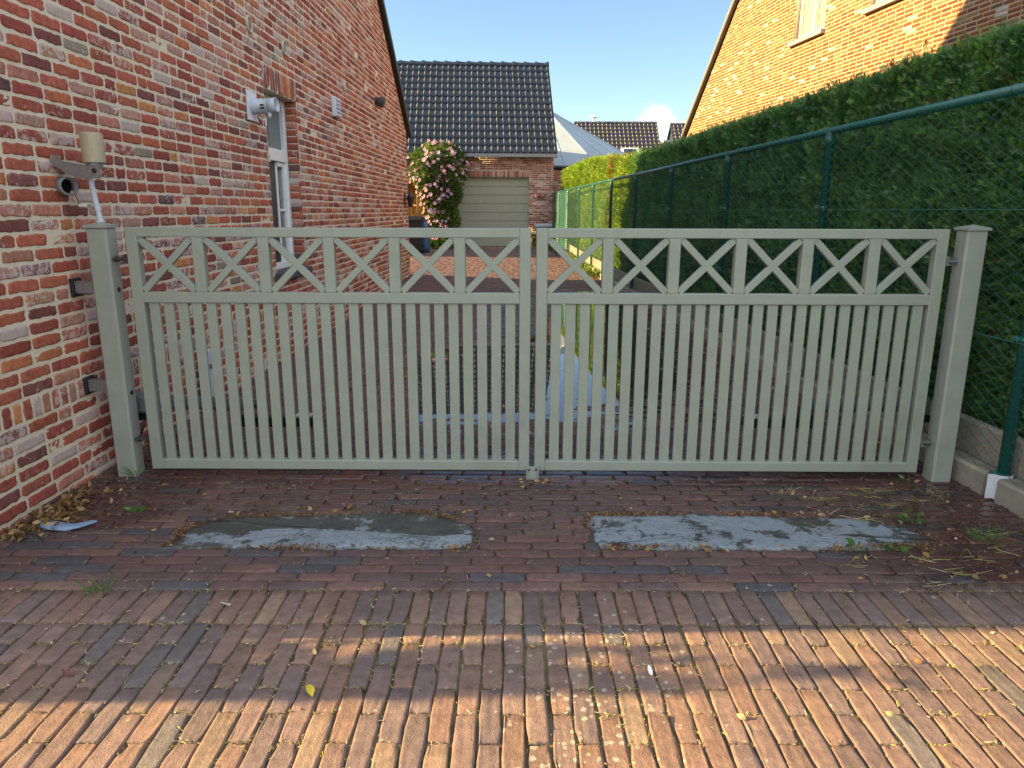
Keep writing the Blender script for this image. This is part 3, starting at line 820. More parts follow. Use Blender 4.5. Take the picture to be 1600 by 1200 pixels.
# boiler flue
t = thing('flue_pipe', 'pale grey boiler flue pipe sticking out of the brick wall beside the window', 'flue pipe', tuple(LP(6.2, 2.17)))
Mx = frame_on(6.21, 2.165)
mb = MB(); mb.box(0, 0.016, -0.105, 0.105, -0.115, 0.115, 0.003, None, Mx); mb.build('wall_plate', M['pvcw'], t)
def ax(*ps): return [Mx @ Vector(p) for p in ps]
mb = MB()
mb.tube(ax((0.016, 0, 0.0), (0.022, 0, 0), (0.045, 0, 0), (0.047, 0, 0), (0.135, 0, 0)), [0.062, 0.064, 0.064, 0.058, 0.058], 28, False); mb.hollow(Mx @ Vector((0.134, 0, 0)), Mx @ Vector((0.212, -0.004, 0.012)), 0.0565, 0.050); mb.hollow(Mx @ Vector((0.13, 0, 0)), Mx @ Vector((0.138, 0, 0)), 0.061, 0.05); mb.build('pipe', M['pvc'], t)
mb = MB(); mb.tube(ax((0.14, 0, 0.002), (0.165, 0, 0.004)), 0.0505, 20); mb.build('flue_opening', M['void'], t)
mb = MB()
for zc in (0.002, -0.02): mb.box(0.095, 0.125, -0.0615, -0.053, zc - 0.005, zc + 0.006, 0, None, Mx)
mb.build('air_slot', M['void'], t)
mb = MB(); mb.tube(ax((0.15, -0.01, -0.045), (0.15, -0.01, -0.075), (0.155, -0.01, -0.09)), [0.012, 0.016, 0.004], 10); mb.build('drip_nozzle', M['pvcw'], t)
mb = MB(); mb.box(0.115, 0.119, -0.028, 0.004, -0.152, -0.085, 0.001, None, Mx); mb.build('paper_tag', M['white_tag'], t)
mb = MB(); mb.tube(ax((0.117, -0.012, -0.05), (0.117, -0.012, -0.086)), 0.0025, 6); mb.tube(ax((0.118, -0.012, -0.15), (0.12, -0.012, -0.36)), 0.003, 6); mb.tube(ax((0.12, -0.012, -0.355), (0.12, -0.012, -0.375), (0.12, -0.012, -0.43)), [0.004, 0.014, 0.016], 8); mb.build('pull_cord', M['beige'], t)
mb = MB(); mb.tube(ax((0.03, 0.05, -0.07), (0.05, 0.055, -0.12), (0.03, 0.05, -0.14)), 0.005, 6); mb.build('cable', M['bolt'], t)

# ================================================================== GATE
gt_rot = -0.007
def GY(x): return 3.535 + gt_rot * x
def gtf(mbt, mb):
    mb.add([(p[0], p[1] + GY(p[0]), p[2]) for p in mbt.v], mbt.f)
ZT, ZB = 1.268, 0.041
def leaf(x0, x1, label, hinge_left):
    t = thing('gate_leaf', label, 'gate', ((x0 + x1) / 2, GY((x0 + x1) / 2), ZB), 'grey-green driveway gate leaves')
    w = 0.055; D = 0.05; b = 0.0035
    fm = MB(); q = MB()
    q.box(x0, x0 + w, 0, D, ZB, ZT, b); q.box(x1 - w, x1, 0, D, ZB, ZT, b)
    q.box(x0 + w - .001, x1 - w + .001, 0.0007, D - .0007, ZT - 0.0465, ZT - .0006, b); q.box(x0 + w - .001, x1 - w + .001, 0.0007, D - .0007, 0.904, 0.957, b); q.box(x0 + w - .001, x1 - w + .001, 0.0007, D - .0007, ZB + .0006, ZB + 0.052, b)
    n = 6
    cw = (x1 - x0 - w * (n + 1)) / n
    for k in range(1, n):
        xa = x0 + k * (cw + w)
        q.box(xa, xa + w, 0.0012, D - 0.0012, 0.956, ZT - 0.0455, b)
    # weld fillets in the cell corners
    zc0, zc1 = 0.957, ZT - 0.0465
    for k in range(n):
        xa = x0 + w + k * (cw + w); xb = xa + cw
        for (px, sx) in ((xa, 1), (xb, -1)):
            for (pz, sz) in ((zc1, -1),):
                r = 0.014
                pts = [(px - sx * .001, 0.002, pz - sz * .001)] + [(px + sx * (r - r * math.sin(a)), 0.002, pz + sz * (r - r * math.cos(a))) for a in np.linspace(0, math.pi / 2, 5)]
                if sx * sz > 0: pts = pts[::-1]
                q.prism(pts, (0, D - 0.004, 0))
    gtf(q, fm); fm.build('frame', M['gate'], t)
    # upright slats in the lower panel
    sl = MB(); q = MB(); ns = 26; a0, a1 = x0 + w, x1 - w
    pit = (a1 - a0 - 0.0190) / ns; sw = pit - 0.0208
    for k in range(ns):
        xa = a0 + 0.0205 + k * pit
        q.box(xa, xa + sw, 0.010, 0.027, ZB + 0.045, 0.91, 0.002)
    gtf(q, sl); sl.build('slat_panel', M['gate'], t)
    for k in range(n):
        xa = x0 + w + k * (cw + w); xb = xa + cw
        cb = MB(); q = MB(); hw = 0.0165
        for sgn in (1, -1):
            p0 = Vector((xa, 0, zc0 if sgn > 0 else zc1)); p1 = Vector((xb, 0, zc1 if sgn > 0 else zc0))
            d_ = (p1 - p0); L = d_.length; ang = math.atan2(d_.z, d_.x)
            Mx = Matrix.Translation((p0 + p1) / 2) @ Matrix.Rotation(-ang, 4, 'Y')
            o = 0.0006 if sgn > 0 else 0.0
            q.box(-L / 2 + 0.006, L / 2 - 0.006, 0.007 + o, 0.037 - o, -hw, hw, 0.0025, None, Mx)
        gtf(q, cb); cb.build('cross_brace', M['gate'], t)
    # hinges
    for z in (1.115, 0.195):
        hb = MB(); xe, sx = (x0, -1) if hinge_left else (x1, 1)
        yy = GY(xe) + 0.03
        hb.tube([(xe + sx * 0.002, yy, z), (xe + sx * 0.085, yy, z)], 0.009, 10)
        hb.tube([(xe + sx * 0.060, yy, z), (xe + sx * 0.072, yy, z)], 0.017, 6)
        hb.box(min(xe, xe + sx * 0.035), max(xe, xe + sx * 0.035), yy - 0.018, yy + 0.018, z + 0.013, z + 0.019); hb.box(min(xe, xe + sx * 0.035), max(xe, xe + sx * 0.035), yy - 0.018, yy + 0.018, z - 0.019, z - 0.013)
        hb.tube([(xe + sx * 0.022, yy, z - 0.022), (xe + sx * 0.022, yy, z + 0.024)], 0.008, 8)
        hb.build('hinge', M['bolt'] if hinge_left else M['steel'], t)
    return t
leaf(-1.866, 0.090, 'left grey-green metal gate leaf with crosses above upright slats, beside the brick wall', True)
leaf(0.116, 2.088, 'right grey-green metal gate leaf with crosses above upright slats, beside the hedge', False)

def post(x0, y0, label, left):
    t = thing('gate_post', label, 'gate post', (x0 + 0.05, y0 + 0.05, 0), 'square grey-green gate posts')
    p = MB(); p.box(x0, x0 + 0.1, y0, y0 + 0.1, -0.03, 1.268, 0.009); p.build('post_body', M['post'], t)
    c = MB(); e = 0.007
    x1, y1 = x0 + 0.1 + e, y0 + 0.1 + e; xa, ya = x0 - e, y0 - e
    vs = [(xa, ya, 1.264), (x1, ya, 1.264), (x1, y1, 1.264), (xa, y1, 1.264), (xa, ya, 1.276), (x1, ya, 1.276), (x1, y1, 1.276), (xa, y1, 1.276), ((xa + x1) / 2, (ya + y1) / 2, 1.291)]
    c.add(vs, [(3, 2, 1, 0), (0, 1, 5, 4), (1, 2, 6, 5), (2, 3, 7, 6), (3, 0, 4, 7), (4, 5, 8), (5, 6, 8), (6, 7, 8), (7, 4, 8)]); c.build('post_cap', M['post'], t)
    if left:
        for z in (0.965, 0.437):
            q = MB(); q.tube([(x0 + 0.0995, y0 + 0.052, z), (x0 + 0.1035, y0 + 0.052, z), (x0 + 0.105, y0 + 0.052, z)], [0.012, 0.012, 0.008], 14); q.build('hole_plug', M['black'], t)
        for z in (0.975, 0.477):
            q = MB(); q.box(x0 - 0.105, x0 + 0.001, y0 + 0.03, y0 + 0.075, z - 0.03, z + 0.03, 0.003); q.build('wall_bracket', M['steel'], t)
            q = MB(); q.box(x0 - 0.118, x0 - 0.104, y0 + 0.012, y0 + 0.094, z - 0.045, z + 0.045, 0.002); q.build('bracket_flange', M['black'], t)
    return t
post(-2.052, 3.545, 'grey-green square gate post fixed to the brick wall with two brackets', True)
post(2.155, 3.492, 'grey-green square gate post standing beside the concrete kerb and green hedge', False)

# ground stop between the leaves
t = thing('gate_stop', 'small grey-green metal stop plate on the ground where the two gate leaves meet', 'gate stop', (0.106, 3.5, 0))
q = MB(); q.box(0.078, 0.134, 3.512, 3.518, 0.0, 0.072, 0.001); q.box(0.074, 0.0795, 3.50, 3.56, 0.0, 0.071, 0.001); q.box(0.1325, 0.138, 3.50, 3.56, 0.0, 0.071, 0.001); q.build('plate', M['gate'], t)
for xx in (0.088, 0.124):
    q = MB(); q.tube([(xx, 3.5125, 0.055), (xx, 3.508, 0.055)], 0.006, 6); q.build('bolt', M['bolt'], t)

# swing-gate motors behind the leaves
def operator(sx, xh, xe, label):
    t = thing('gate_motor', label, 'gate motor', (xh, 3.72, 0.3), 'tube motors on the back of the gate')
    q = MB(); q.smooth = True
    q.tube([(xh, 3.74, 0.352), (xh + sx * 0.01, 3.74, 0.352), (xe - sx * 0.01, 3.715, 0.342), (xe, 3.715, 0.342)], [0.03, 0.037, 0.037, 0.03], 20); q.build('tube', M['greypipe'], t, False)
    q = MB(); q.box(min(xh - sx * 0.09, xh + sx * 0.02), max(xh - sx * 0.09, xh + sx * 0.02), 3.69, 3.78, 0.295, 0.40, 0.016); q.build('motor_housing', M['greypipe'], t)
    q = MB(); q.box(min(xh - sx * 0.10, xh + sx * 0.0), max(xh - sx * 0.10, xh + sx * 0.0), 3.70, 3.77, 0.255, 0.296, 0.006); q.build('hinge_bracket', M['black'], t)
    q = MB(); q.tube([(xh - sx * 0.03, 3.70, 0.262), (xh - sx * 0.03, 3.68, 0.22), (xh - sx * 0.06, 3.68, 0.15), (xh - sx * 0.09, 3.66, 0.16)], 0.006, 8); q.build('cable', M['black'], t)
    q = MB(); a, b_ = sorted((xe - sx * 0.07, xe + sx * 0.33)); q.box(a, b_, 3.625, 3.69, 0.245, 0.295, 0.004); q.build('leaf_bracket', M['bgreen'], t)
    q = MB(); a, b_ = sorted((xe + sx * 0.24, xe + sx * 0.325)); q.box(a, b_, 3.63, 3.685, 0.2955, 0.306, 0.002); q.build('end_cap', M['white_tag'], t)
    q = MB(); q.tube([(xe - sx * 0.005, 3.715, 0.342), (xe + sx * 0.03, 3.70, 0.335), (xe + sx * 0.05, 3.675, 0.29)], 0.011, 10); q.build('push_rod', M['bolt'], t)
    return t
operator(1, -1.93, -1.375, 'grey tube gate motor low behind the left gate leaf, next to the brick wall')
operator(-1, 2.13, 1.55, 'grey tube gate motor low behind the right gate leaf, next to the hedge')

# grey stub of pipe against the wall behind the gate
t = thing('pipe_stub', 'short grey upright pipe against the brick wall, seen through the gate slats', 'pipe', (-2.06, 4.85, 0))
q = MB(); q.smooth = True; q.tube([(-2.085, 4.85, -0.01), (-2.085, 4.85, 0.42), (-2.085, 4.85, 0.425)], [0.05, 0.05, 0.042], 20); q.build('pipe', M['pvc'], t, False)
q = MB(); q.tube([(-2.085, 4.85, 0.30), (-2.085, 4.85, 0.33)], 0.054, 20); q.box(-2.16, -2.12, 4.83, 4.87, 0.30, 0.33); q.build('pipe_clip', M['steel'], t)

# warning lamp over the left post
t = thing('gate_lamp', 'weathered beige cylinder lamp on a steel bracket over the left gate post', 'lamp', (-2.03, 3.62, 1.3))
q = MB(); q.tube([(-2.0, 3.6, 1.29), (-2.035, 3.6, 1.575)], 0.0125, 12); q.tube([(-2.0, 3.6, 1.288), (-2.001, 3.6, 1.30)], 0.02, 12); q.tube([(-2.006, 3.6, 1.345), (-2.009, 3.6, 1.366)], 0.0155, 12); q.build('rod', M['pvc'], t)
q = MB()
BZ = 1.548
q.prism([(-2.168, 3.548, 1.578), (-2.168, 3.548, 1.556), (-2.06, 3.548, 1.492), (-1.945, 3.548, 1.492), (-1.945, 3.548, 1.56), (-2.02, 3.548, 1.548), (-2.168, 3.548, 1.578)][:6], (0, 0.004, 0))
q.prism([(-2.168, 3.552, 1.574), (-2.168, 3.552, 1.578), (-2.02, 3.552, 1.552), (-2.02, 3.552, 1.548)], (0, 0.055, 0)); q.box(-2.06, -1.955, 3.552, 3.65, 1.544, 1.5485)
q.box(-2.168, -2.163, 3.54, 3.62, 1.545, 1.60, 0.001); q.build('bracket', M['steel'], t)
q = MB(); q.tube([(-1.972, 3.549, BZ - 0.02), (-1.972, 3.545, BZ - 0.02)], 0.012, 12); q.build('bracket_hole', M['black'], t)
q = MB(); q.smooth = True; q.tube([(-2.0, 3.61, BZ + 0.016), (-2.0, 3.61, BZ + 0.02), (-2.0, 3.61, BZ + 0.15), (-2.0, 3.61, BZ + 0.156)], [0.043, 0.05, 0.05, 0.043], 28); q.build('lamp_body', M['brass'], t, False)
q = MB(); q.tube([(-2.0, 3.61, BZ + 0.0), (-2.0, 3.61, BZ + 0.016)], 0.036, 16); q.build('lamp_foot', M['steel'], t)
t = thing('pipe_sleeve', 'grey pipe end with loose wires in the brick wall above the left post', 'pipe', tuple(LP(3.62, 1.455)))
Mx = frame_on(3.60, 1.458)
q = MB(); q.hollow(Mx @ Vector((-0.004, 0.012, 0)), Mx @ Vector((0.052, -0.022, 0)), 0.043, 0.035); q.build('pipe', M['greypipe'], t)
q = MB(); q.tube([Mx @ Vector((0.002, 0.010, 0)), Mx @ Vector((0.012, 0.004, 0))], 0.0352, 24); q.build('pipe_hole', M['void'], t)
for dx, mt in ((0.0, 'beige'), (0.006, 'bolt'), (-0.006, 'wood')):
    q = MB(); q.tube([(-2.12 + dx, 3.60, 1.435), (-2.105 + dx, 3.595, 1.40), (-2.09, 3.59, 1.372 + dx), (-2.06, 3.585, 1.366 + dx), (-2.035, 3.585, 1.366 + dx * .5), (-2.02, 3.59, 1.352), (-2.008, 3.6, 1.335)], 0.0035, 6); q.build('wire', M[mt], t)
q = MB(); q.tube([(-2.085, 3.588, 1.369), (-2.045, 3.585, 1.368)], 0.009, 8); q.build('tape', M['sleeve'], t)

# ================================================================== FENCE
fy = [1.16 + 2.13 * j for j in range(11)] + [24.3]
t = thing('chain_link_fence', 'green chain-link fence with round posts and top rail, right of the drive', 'fence', (fencex(12), 12, 0))
ZRAIL = 1.905
for y in fy[:-1]:
    q = MB(); q.smooth = True
    z0 = float(zg(fencex(y) - 0.2, y))
    q.tube([(fencex(y), y, z0 + 0.0), (fencex(y), y, ZRAIL - 0.09), (fencex(y), y, ZRAIL - 0.088), (fencex(y), y, ZRAIL - 0.02)], [0.029, 0.029, 0.032, 0.032], 16)
    pst = q.build('post', M['green'], t)
    q = MB(); q.tube([(fencex(y), y, ZRAIL - 0.03), (fencex(y) - .001, y, ZRAIL + 0.012)], 0.034, 14); q.build('clamp', M['green'], pst)
    for zc in (0.12, 0.78, 1.38):
        q = MB(); q.tube([(fencex(y), y, z0 + zc - 0.008), (fencex(y), y, z0 + zc + 0.008)], 0.0325, 14)
        q.box(fencex(y) - 0.05, fencex(y) - 0.025, y - 0.012, y + 0.03, z0 + zc - 0.012, z0 + zc + 0.012, 0.003); q.build('tensioner', M['green'], pst)
q = MB(); q.smooth = True
y0 = fy[0] - 0.3
q.tube([(fencex(y0), y0, ZRAIL), (fencex(24.5), 24.5, ZRAIL)], 0.0245, 16)
for j in range(14):
    yy = 1.5 + j * 1.05
    q.tube([(fencex(yy), yy, ZRAIL), (fencex(yy + .012), yy + 0.012, ZRAIL)], 0.0262, 16)
q.build('top_rail', M['green'], t)
for zc in (0.10, 0.76, 1.36):
    q = MB(); q.tube([(fencex(y) - 0.033, y, zc + float(zg(fencex(y) - .2, y)) * 0.8) for y in np.linspace(1.0, 24.2, 30)], 0.0022, 5); q.build('line_wire', M['wire'], t)
# mesh panels
def mesh_panel(ya, yb, fine):
    cell = 0.055; V = []; F = []
    r = 0.0022 if fine else 0.0021
    n = int((yb - ya) / (cell / 1)) 
    zs = np.arange(0.06, 1.885, cell / 2)
    for i in range(n):
        yc = ya + (i + 0.5) * cell
        b0 = len(V)
        for j, z in enumerate(zs):
            yy = yc + (cell / 2 + 0.0008) * (1 if (j + i) % 2 else -1)
            xx = fencex(yy) - 0.033 + (0.0016 if j % 2 else -0.0016) * (1 if i % 2 else -1)
            zz = z + float(0.0)
            for kk in range(3):
                a = 2 * math.pi * kk / 3
                V.append((xx + r * math.cos(a), yy + r * math.sin(a), zz))
        for j in range(len(zs) - 1):
            for kk in range(3):
                k2 = (kk + 1) % 3
                F.append((b0 + j * 3 + kk, b0 + j * 3 + k2, b0 + (j + 1) * 3 + k2, b0 + (j + 1) * 3 + kk))
    np_obj('wire_mesh', np.array(V), np.array(F), M['wire'], t)
for j in range(len(fy) - 1): mesh_panel(fy[j] + 0.03, fy[j + 1] - 0.03, fy[j] < 6)
# privacy strips in the last two bays
for (ya, yb) in ((20.33 + 0.05, 22.46 - 0.05), (22.46 + 0.05, 24.2)):
    q = MB()
    for k in range(34):
        z = 0.25 + k * 0.048
        q.box(-0.004, 0.004, 0, yb - ya, z, z + 0.041, 0, None, Matrix.Translation((fencex(ya) - 0.01, ya, 0)) @ Matrix.Rotation(math.atan(0.0499), 4, 'Z'))
    q.build('privacy_strips', M['green'], t)
# white sleeve on the foot of the near post
y = fy[1]; fx = fencex(y)
t2 = thing('post_sleeve', 'white half-round plastic sleeve round the foot of the nearest green fence post', 'sleeve', (fx, y, 0))
q = MB()
prof = [(-0.075, -0.008), (-0.045, -0.012), (-0.038, -0.030), (-0.020, -0.040), (0.004, -0.042), (0.026, -0.036), (0.038, -0.022), (0.045, -0.006)]
outp = [(fx + a - 0.006, y + b_ - 0.004) for a, b_ in prof]; inn = [(px + 0.001, py + 0.004) for px, py in outp][::-1]
poly = [(a, b_, 0.003) for a, b_ in outp + inn]
q.prism(poly, (0, 0, 0.122)); q.build('sleeve', M['sleeve'], t2)

# ================================================================== FOLIAGE TOOLS
def spray_template(nl, L, lw, spread, seed):
    r = np.random.default_rng(seed)
    V = []; F = []
    for k in range(nl):
        f_ = k / max(1, nl - 1)
        base = np.array([0, 0, 0.0]) + np.array([0, f_ * L * 0.62, 0])
        ang = (r.uniform(0.45, 0.95) * spread) * (1 if k % 2 else -1) * (1 - 0.75 * f_)
        l = L * (0.55 - 0.18 * abs(f_ - 0.4)) * r.uniform(0.8, 1.2)
        d = np.array([math.sin(ang), math.cos(ang), r.uniform(-0.25, 0.25)])
        s_ = np.array([d[1], -d[0], r.uniform(-.3, .3)]) * lw
        b0 = len(V)
        V += [base, base + d * l * 0.5 + s_, base + d * l, base + d * l * 0.5 - s_]
        F.append((b0, b0 + 1, b0 + 2, b0 + 3))
    return np.array(V), np.array(F)
def scatter(templates, P, N_, S, Cc, seed=0, droop=0.0, twist=True):
    """place templates at P with growth direction N_ (n,3), scale S (n), colour Cc (n,3)"""
    r = np.random.default_rng(seed)
    n = len(P); which = r.integers(0, len(templates), n)
    Vs = []; Fs = []; Cs = []; base = 0
    for ti, (TV, TF) in enumerate(templates):
        ix = np.where(which == ti)[0]
        if len(ix) == 0: continue
        d = N_[ix] / np.linalg.norm(N_[ix], axis=1, keepdims=True)
        rv = r.normal(size=(len(ix), 3)); s_ = np.cross(d, rv); s_ /= np.linalg.norm(s_, axis=1, keepdims=True)
        u = np.cross(s_, d)
        W = (TV[None, :, 0, None] * s_[:, None, :] + TV[None, :, 1, None] * d[:, None, :] + TV[None, :, 2, None] * u[:, None, :]) * S[ix][:, None, None] + P[ix][:, None, :]
        k = len(TV)
        Vs.append(W.reshape(-1, 3))
        Fs.append((TF[None] + (np.arange(len(ix)) * k)[:, None, None] + base).reshape(-1, TF.shape[1]))
        cc = np.repeat(Cc[ix], k, axis=0) * r.uniform(0.85, 1.15, (len(ix) * k, 1))
        Cs.append(np.concatenate([cc, np.ones((len(cc), 1))], 1))
        base += len(ix) * k
    return np.concatenate(Vs), np.concatenate(Fs), np.concatenate(Cs)
def vnoise(p, f, seed=0):
    r = np.random.default_rng(seed); o = np.zeros(len(p))
    for k in range(5):
        w = r.normal(size=3) * f * (1.0 + 0.5 * k); o += np.sin(p @ w + r.uniform(0, 6.28)) / (1 + 0.4 * k)
    return o / 2.2

# ================================================================== HEDGE
HX0 = 2.60
def hfx(y): return HX0 - 0.0499 * y + 0.24
def htop(y): return 2.24 + 0.30 * sm(12.5, 20, y)
t = thing('hedge', 'tall clipped dark green conifer hedge behind the green wire fence', 'hedge', (3.0, 12, 0))
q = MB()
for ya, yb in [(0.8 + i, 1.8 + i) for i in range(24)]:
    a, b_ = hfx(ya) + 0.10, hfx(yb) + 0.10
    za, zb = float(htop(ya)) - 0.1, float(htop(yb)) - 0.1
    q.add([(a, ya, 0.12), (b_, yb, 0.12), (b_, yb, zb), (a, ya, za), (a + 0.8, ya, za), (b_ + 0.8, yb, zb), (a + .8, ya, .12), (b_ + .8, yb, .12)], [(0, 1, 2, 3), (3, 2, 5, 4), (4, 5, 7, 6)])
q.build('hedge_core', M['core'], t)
r = np.random.default_rng(5)
def hedge_pts(n, y0, y1, face):
    y = r.uniform(y0, y1, n)
    if face == 'front':
        z = 0.14 + (htop(y) - 0.12) * r.uniform(0, 1, n) ** 0.95
        dd = r.beta(1.2, 3.2, n) * 0.13
        P = np.stack([hfx(y) + dd, y, z], 1)
        bulge = vnoise(P, 3.0, 3) * 0.04 + vnoise(P, 11.0, 4) * 0.028
        P[:, 0] += bulge
        rough = (P[:, 2] > htop(y) - 0.12)
        Nn = np.stack([-0.75 + r.normal(0, 0.45, n), r.normal(0, 0.55, n), 0.75 + r.normal(0, 0.5, n)], 1)
    else:
        xx = r.uniform(0, 0.85, n) ** 1.3
        P = np.stack([hfx(y) + xx, y, htop(y) - 0.03 + r.normal(0, 0.03, n)], 1)
        P[:, 2] += vnoise(P, 5.0, 6) * 0.016 + r.exponential(0.012, n)
        Nn = np.stack([-0.2 + r.normal(0, 0.5, n), r.normal(0, 0.5, n), 1.0 + r.normal(0, 0.3, n)], 1)
    return P, Nn
def hedge_col(P):
    n = len(P)
    k = np.clip(0.5 + 0.34 * vnoise(P, 4.0, 8) + 0.22 * vnoise(P, 17.0, 9) + r.normal(0, 0.18, n), 0, 1)[:, None]
    c = (1 - k) * np.array([[0.036, 0.105, 0.050]]) + k * np.array([[0.17, 0.35, 0.125]])
    young = (r.random(n) < 0.10 + 0.14 * (P[:, 1] < 6.5))[:, None]
    c = np.where(young, np.array([[0.22, 0.36, 0.075]]) * r.uniform(0.8, 1.2, (n, 1)), c)
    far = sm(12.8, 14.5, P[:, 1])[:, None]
    c = c * (1 - far) + (c * np.array([[1.6, 1.2, 0.45]]) + np.array([[0.03, 0.028, 0]])) * far  # sunlit yellow of the far stretch painted into the leaf colour
    br = np.clip(1.3 * vnoise(P, 2.2, 12) - 0.15, 0, 1) * np.exp(-((P[:, 1] - 15.0) / 0.9) ** 2)
    br = (br > r.random(n) * 0.9)[:, None]
    c = np.where(br, np.array([[0.24, 0.12, 0.035]]), c)
    dead = (r.random(n) < 0.006)[:, None]
    return np.where(dead, np.array([[0.16, 0.08, 0.03]]), c)
TN = [spray_template(9, 1.0, 0.045, 0.95, i) for i in range(6)]
TF_ = [spray_template(5, 1.0, 0.07, 1.0, 20 + i) for i in range(4)]
for (n, y0, y1, face, T, sc) in ((70000, 1.6, 6.0, 'front', TN, 0.052), (60000, 6.0, 12.5, 'front', TN, 0.062), (50000, 12.0, 24.3, 'front', TF_, 0.09),
                                (24000, 1.6, 6.0, 'top', TN, 0.055), (20000, 6.0, 12.5, 'top', TN, 0.065), (15000, 12.0, 24.3, 'top', TF_, 0.09)):
    P, Nn = hedge_pts(n, y0, y1, face)
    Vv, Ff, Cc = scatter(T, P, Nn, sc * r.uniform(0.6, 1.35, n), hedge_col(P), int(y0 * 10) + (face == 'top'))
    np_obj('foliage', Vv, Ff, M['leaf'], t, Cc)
q = MB()
for k in range(40):
    y = 1.3 + k * 0.58; x = hfx(y) + 0.22 + U(-.05, .05)
    q.tube([(x, y, 0.0), (x + U(-.02, .02), y + U(-.03, .03), 0.5), (x, y, 1.5)], [0.03, 0.025, 0.012], 6)
q.build('stems', M['bark'], t)

# ================================================================== ROOF TILE SHEETS
def tiles(name, mat, parent, x0, x1, eave, ridge, colw, courses, rot=0.0, pivot=(0, 0), hgt=0.04):
    """eave/ridge = (y,z); pantiles in courses, one mesh"""
    (ye, ze), (yr, zr) = eave, ridge
    prof = [(0.0, 0.002), (0.16, -0.003), (0.5, -0.006), (0.62, 0.0), (0.70, 0.6), (0.78, 1.0), (0.88, 1.0), (0.95, 0.6), (1.0, 0.02)]
    ncol = int(round((x1 - x0) / colw)); cw = (x1 - x0) / ncol
    V = []; F = []
    dy, dz = (yr - ye) / courses, (zr - ze) / courses
    nrm = Vector((0, -(zr - ze), (yr - ye))).normalized()
    if nrm.z < 0: nrm = -nrm
    npf = len(prof)
    for c in range(courses):
        for i in range(ncol):
            lift = U(-0.002, 0.002)
            b0 = len(V)
            for (row, t_, up) in ((0, -0.10, 0.034), (1, 1.0, 0.0)):
                for (px, ph) in prof:
                    hh = ph * hgt if ph > 0.1 else ph
                    yb = ye + dy * (c + t_); zb = ze + dz * (c + t_)
                    if row == 0:
                        sag = 0.10 * math.cos(px * 2 * math.pi) * 0.35
                        yb += dy * sag; zb += dz * sag
                    o = nrm * (hh + up + lift)
                    V.append((x0 + (i + px) * cw, yb + o.y, zb + o.z))
            for k in range(npf):
                p = V[b0 + k]
                V.append((p[0], p[1] - nrm.y * 0.022, p[2] - nrm.z * 0.022))
            for k in range(npf - 1):
                F.append((b0 + k, b0 + k + 1, b0 + npf + k + 1, b0 + npf + k))
                F.append((b0 + 2 * npf + k, b0 + 2 * npf + k + 1, b0 + k + 1, b0 + k))
    V = np.array(V)
    if rot:
        cs, sn = math.cos(rot), math.sin(rot); X = V[:, 0] - pivot[0]; Y = V[:, 1] - pivot[1]
        V[:, 0] = pivot[0] + cs * X - sn * Y; V[:, 1] = pivot[1] + sn * X + cs * Y
    return np_obj(name, V, np.array(F), mat, parent)

# ================================================================== GARAGE
GX, GYF = 1.355, 24.8
GROT = math.radians(3.0)
cg, sg = math.cos(GROT), math.sin(GROT)
def grot(p):
    x, y = p[0] - GX, p[1] - GYF
    return (GX + cg * x - sg * y, GYF + sg * x + cg * y, p[2])
def gadd(dst, src): dst.add([grot(p) for p in src.v], src.f)
ga = thing('garage', 'brick garage with steep dark tiled roof and olive door at the drive end', 'garage', (-1.0, 26, 0.15))
DO = (-1.95, 0.545, 0.1, 2.41)         # door opening
OP = (-4.9, -2.55, 0.1, 2.55)          # open bay on the left
gbr = wall_bricks(-5.4, GX, lambda s: 3.08, 0.02, [DO, (DO[0] - 0.02, DO[1] + 0.03, 2.41, 2.63), OP], PAL_G, 0.016, 0.018, zmax=3.06, washprob=0.3)
s = DO[0] - 0.02
while s < DO[1]:
    gbr.append((s + 0.006, s + 0.06, 2.42, 2.615, pick(PAL_G, 0.5))); s += 0.0665
def gmap(a, b, d_):
    P = np.stack([a, np.full_like(a, GYF) - d_, b], 1)
    X = P[:, 0] - GX; Y = P[:, 1] - GYF
    return np.stack([GX + cg * X - sg * Y, GYF + sg * X + cg * Y, b], 1)
V, F, C = brick_cells(gbr, gmap, lambda a, b: False, 2, 1, 0.002, 0.012)
gw = np_obj('wall', V, F, M['brick_r'], ga, C)
q = MB(); m = MB()
yb = GYF + 0.008
for (a, b_, z0, z1) in ((OP[1], DO[0], 0, 3.08), (DO[1], GX, 0, 3.08), (DO[0], DO[1], DO[3], 3.08), (OP[0], OP[1], OP[3], 3.08), (-5.4, OP[0], 0, 3.08)):
    q.box(a, b_, yb, yb + 0.28, z0, z1)
gadd(m, q); m.build('mortar', M['mortar_g'], gw)
q = MB(); m = MB()
q.prism([(GX - 0.28, GYF + 0.3, 0), (GX - 0.28, 31.4, 0), (GX - 0.28, 31.4, 3.0), (GX - 0.28, 28.1, 6.25), (GX - 0.28, GYF + 0.3, 3.0)], (0.27, 0, 0)); gadd(m, q); m.build('side_wall', M['brick_r'], ga)
q = MB(); m = MB(); q.box(-5.4, GX - 0.3, 30.9, 31.2, 0, 3.0); gadd(m, q); m.build('back_wall', M['mortar_r'], ga)
